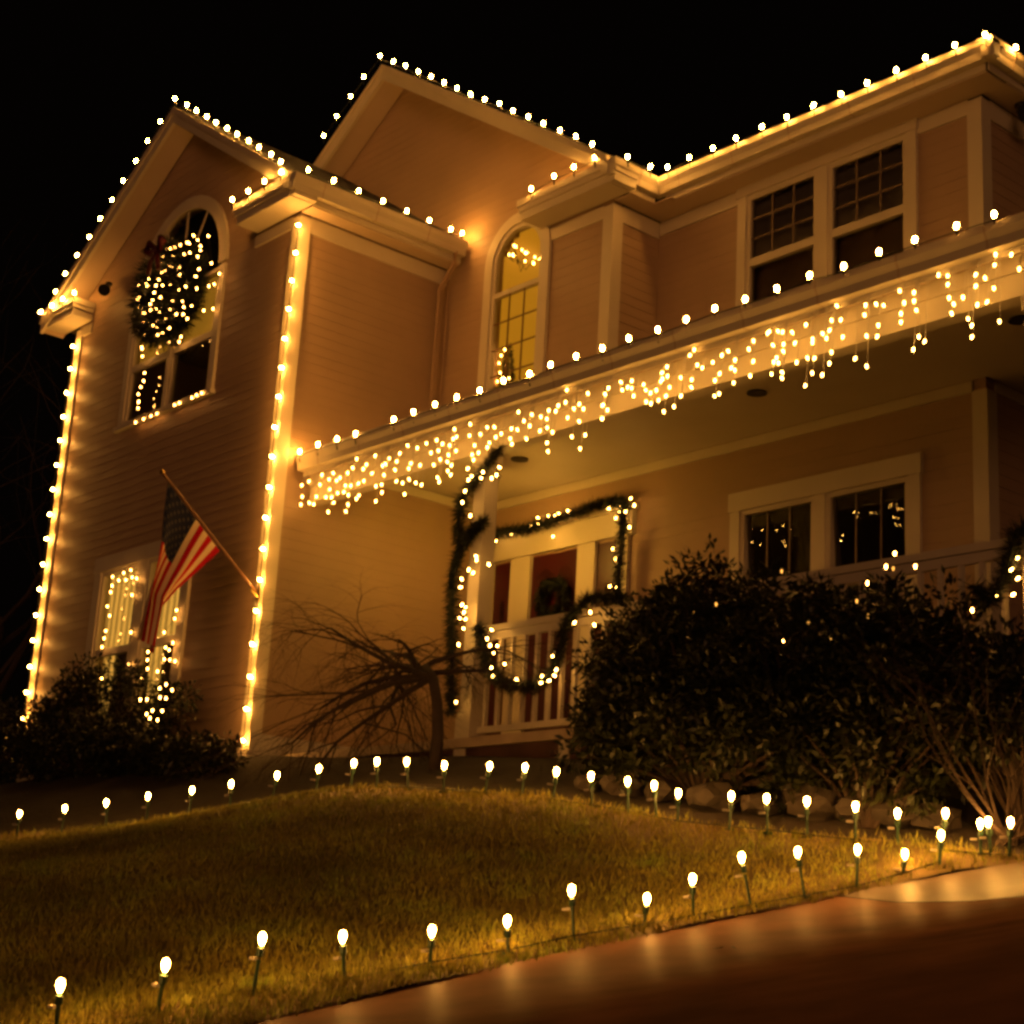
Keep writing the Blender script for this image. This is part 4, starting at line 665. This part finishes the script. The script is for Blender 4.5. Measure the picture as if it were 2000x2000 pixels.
bare_tree('leafless tree in the dark at the left photo edge',-10.8,1.5,8)
# dark evergreens far behind
V=[]
for k in range(26):
    x=-48+k*3.1+rng.normal(); y=24+4*rng.normal(); h=rng.uniform(7,10); n=900; u=rng.random(n)**.6; a=rng.random(n)*6.28; rr=u*h*.2*(.6+.4*rng.random(n)); p=np.stack([x+rr*np.cos(a),y+rr*np.sin(a),h*(1-u)-.5],1); d=np.stack([np.cos(a),np.sin(a),-.5+0*a],1)*.6; s=np.stack([-np.sin(a),np.cos(a),0*a],1)*.25
    V.append(np.stack([p-s,p+s,p+d],1).reshape(-1,3))
o=quads('far_evergreens',np.concatenate(V),'needles',None,3); o['kind']='stuff'; o['label']='dark mass of evergreens far behind the house'; o['category']='woods'
# rocks in the bed edge
STONE_ORDER=[0,1,2,3,4,6,8,9,10,5,7]
for k,(x,y,s) in enumerate([(6.7,-1.3,.10),(7.0,-1.25,.15),(7.35,-1.25,.12),(7.8,-1.2,.17),(8.15,-1.12,.13),(8.5,-1.0,.2),(8.8,-.95,.15),(9.05,-.9,.17),(9.3,-.85,.13),(8.3,-.9,.18),(8.65,-.8,.17)]):
    import bmesh
    bm_=bmesh.new(); bmesh.ops.create_icosphere(bm_,subdivisions=2,radius=1)
    for v in bm_.verts: v.co=Vector((v.co.x*s*1.1,v.co.y*s*.9,v.co.z*s*.62))*(1+.34*math.sin(v.co.x*4+k)*math.cos(v.co.y*5+k*2)+random.gauss(0,.03))
    me=bpy.data.meshes.new('garden_stone'); bm_.to_mesh(me); bm_.free(); me.materials.append(MT['rock']); o=link('garden_stone',me); o.location=(x,y,float(H(x,y))+s*.25); o.rotation_euler=(0,0,k*1.3)
    tag(o,f'rough garden stone under the rhododendrons, {ORD[STONE_ORDER[k]]} from the left','stone','stones in the planting bed')
for x,y,rz,lb in((10.02,-3.55,.4,'small dry leaf lying on the dark driveway, left of the two'),(11.2,-2.75,1.9,'small dry leaf lying on the driveway near the right photo edge')):
    z=float(H(x,y)); v=[(-.045,0,.004),(-.015,.022,.016),(.03,.016,.02),(.055,0,.008),(.03,-.018,.018),(-.015,-.022,.014),(-.075,.004,.002)]
    o=MB().add(v+[(p[0],p[1],p[2]-.003) for p in v],[(0,1,5),(1,2,4,5),(2,3,4),(0,6,1),(12,8,7),(12,11,9,8),(11,10,9)]).build('fallen_leaf','bark'); o.location=(x,y,z-.008); o.rotation_euler=(0,0,rz); tag(o,lb,'leaf')
# ---------------------------------------------------------------- grass blades
n=230000; x=rng.uniform(-3,10.4,n*2); y=rng.uniform(-8.5,-1.0,n*2); ok=(x<ex(y)+rng.normal(0,.025,n*2))&(y<by(x)+rng.normal(0,.04,n*2)); 
den=np.clip(1.2-.06*np.hypot(x-15.2,y+9.4)+.0,.25,1); ok&=rng.random(n*2)<den; x=x[ok];y=y[ok];n=len(x)
z=H(x,y)+.012*np.sin(x*2.3+y*1.1)+.01*np.sin(x*5-y*3.7)-.004; a=rng.random(n)*6.28; h=rng.uniform(.022,.06,n); wv=rng.uniform(.003,.0055,n)
p=np.stack([x,y,z],1); s=np.stack([np.cos(a)*wv,np.sin(a)*wv,0*a],1); ln=rng.normal(0,.35,(n,2))*h[:,None]; t=p+np.stack([ln[:,0],ln[:,1],h],1)
o=quads('grass',np.stack([p-s,p+s,t],1).reshape(-1,3),'grass',None,3); tag(o,'short dry grass covering the sloping front lawn','grass',kind='stuff')
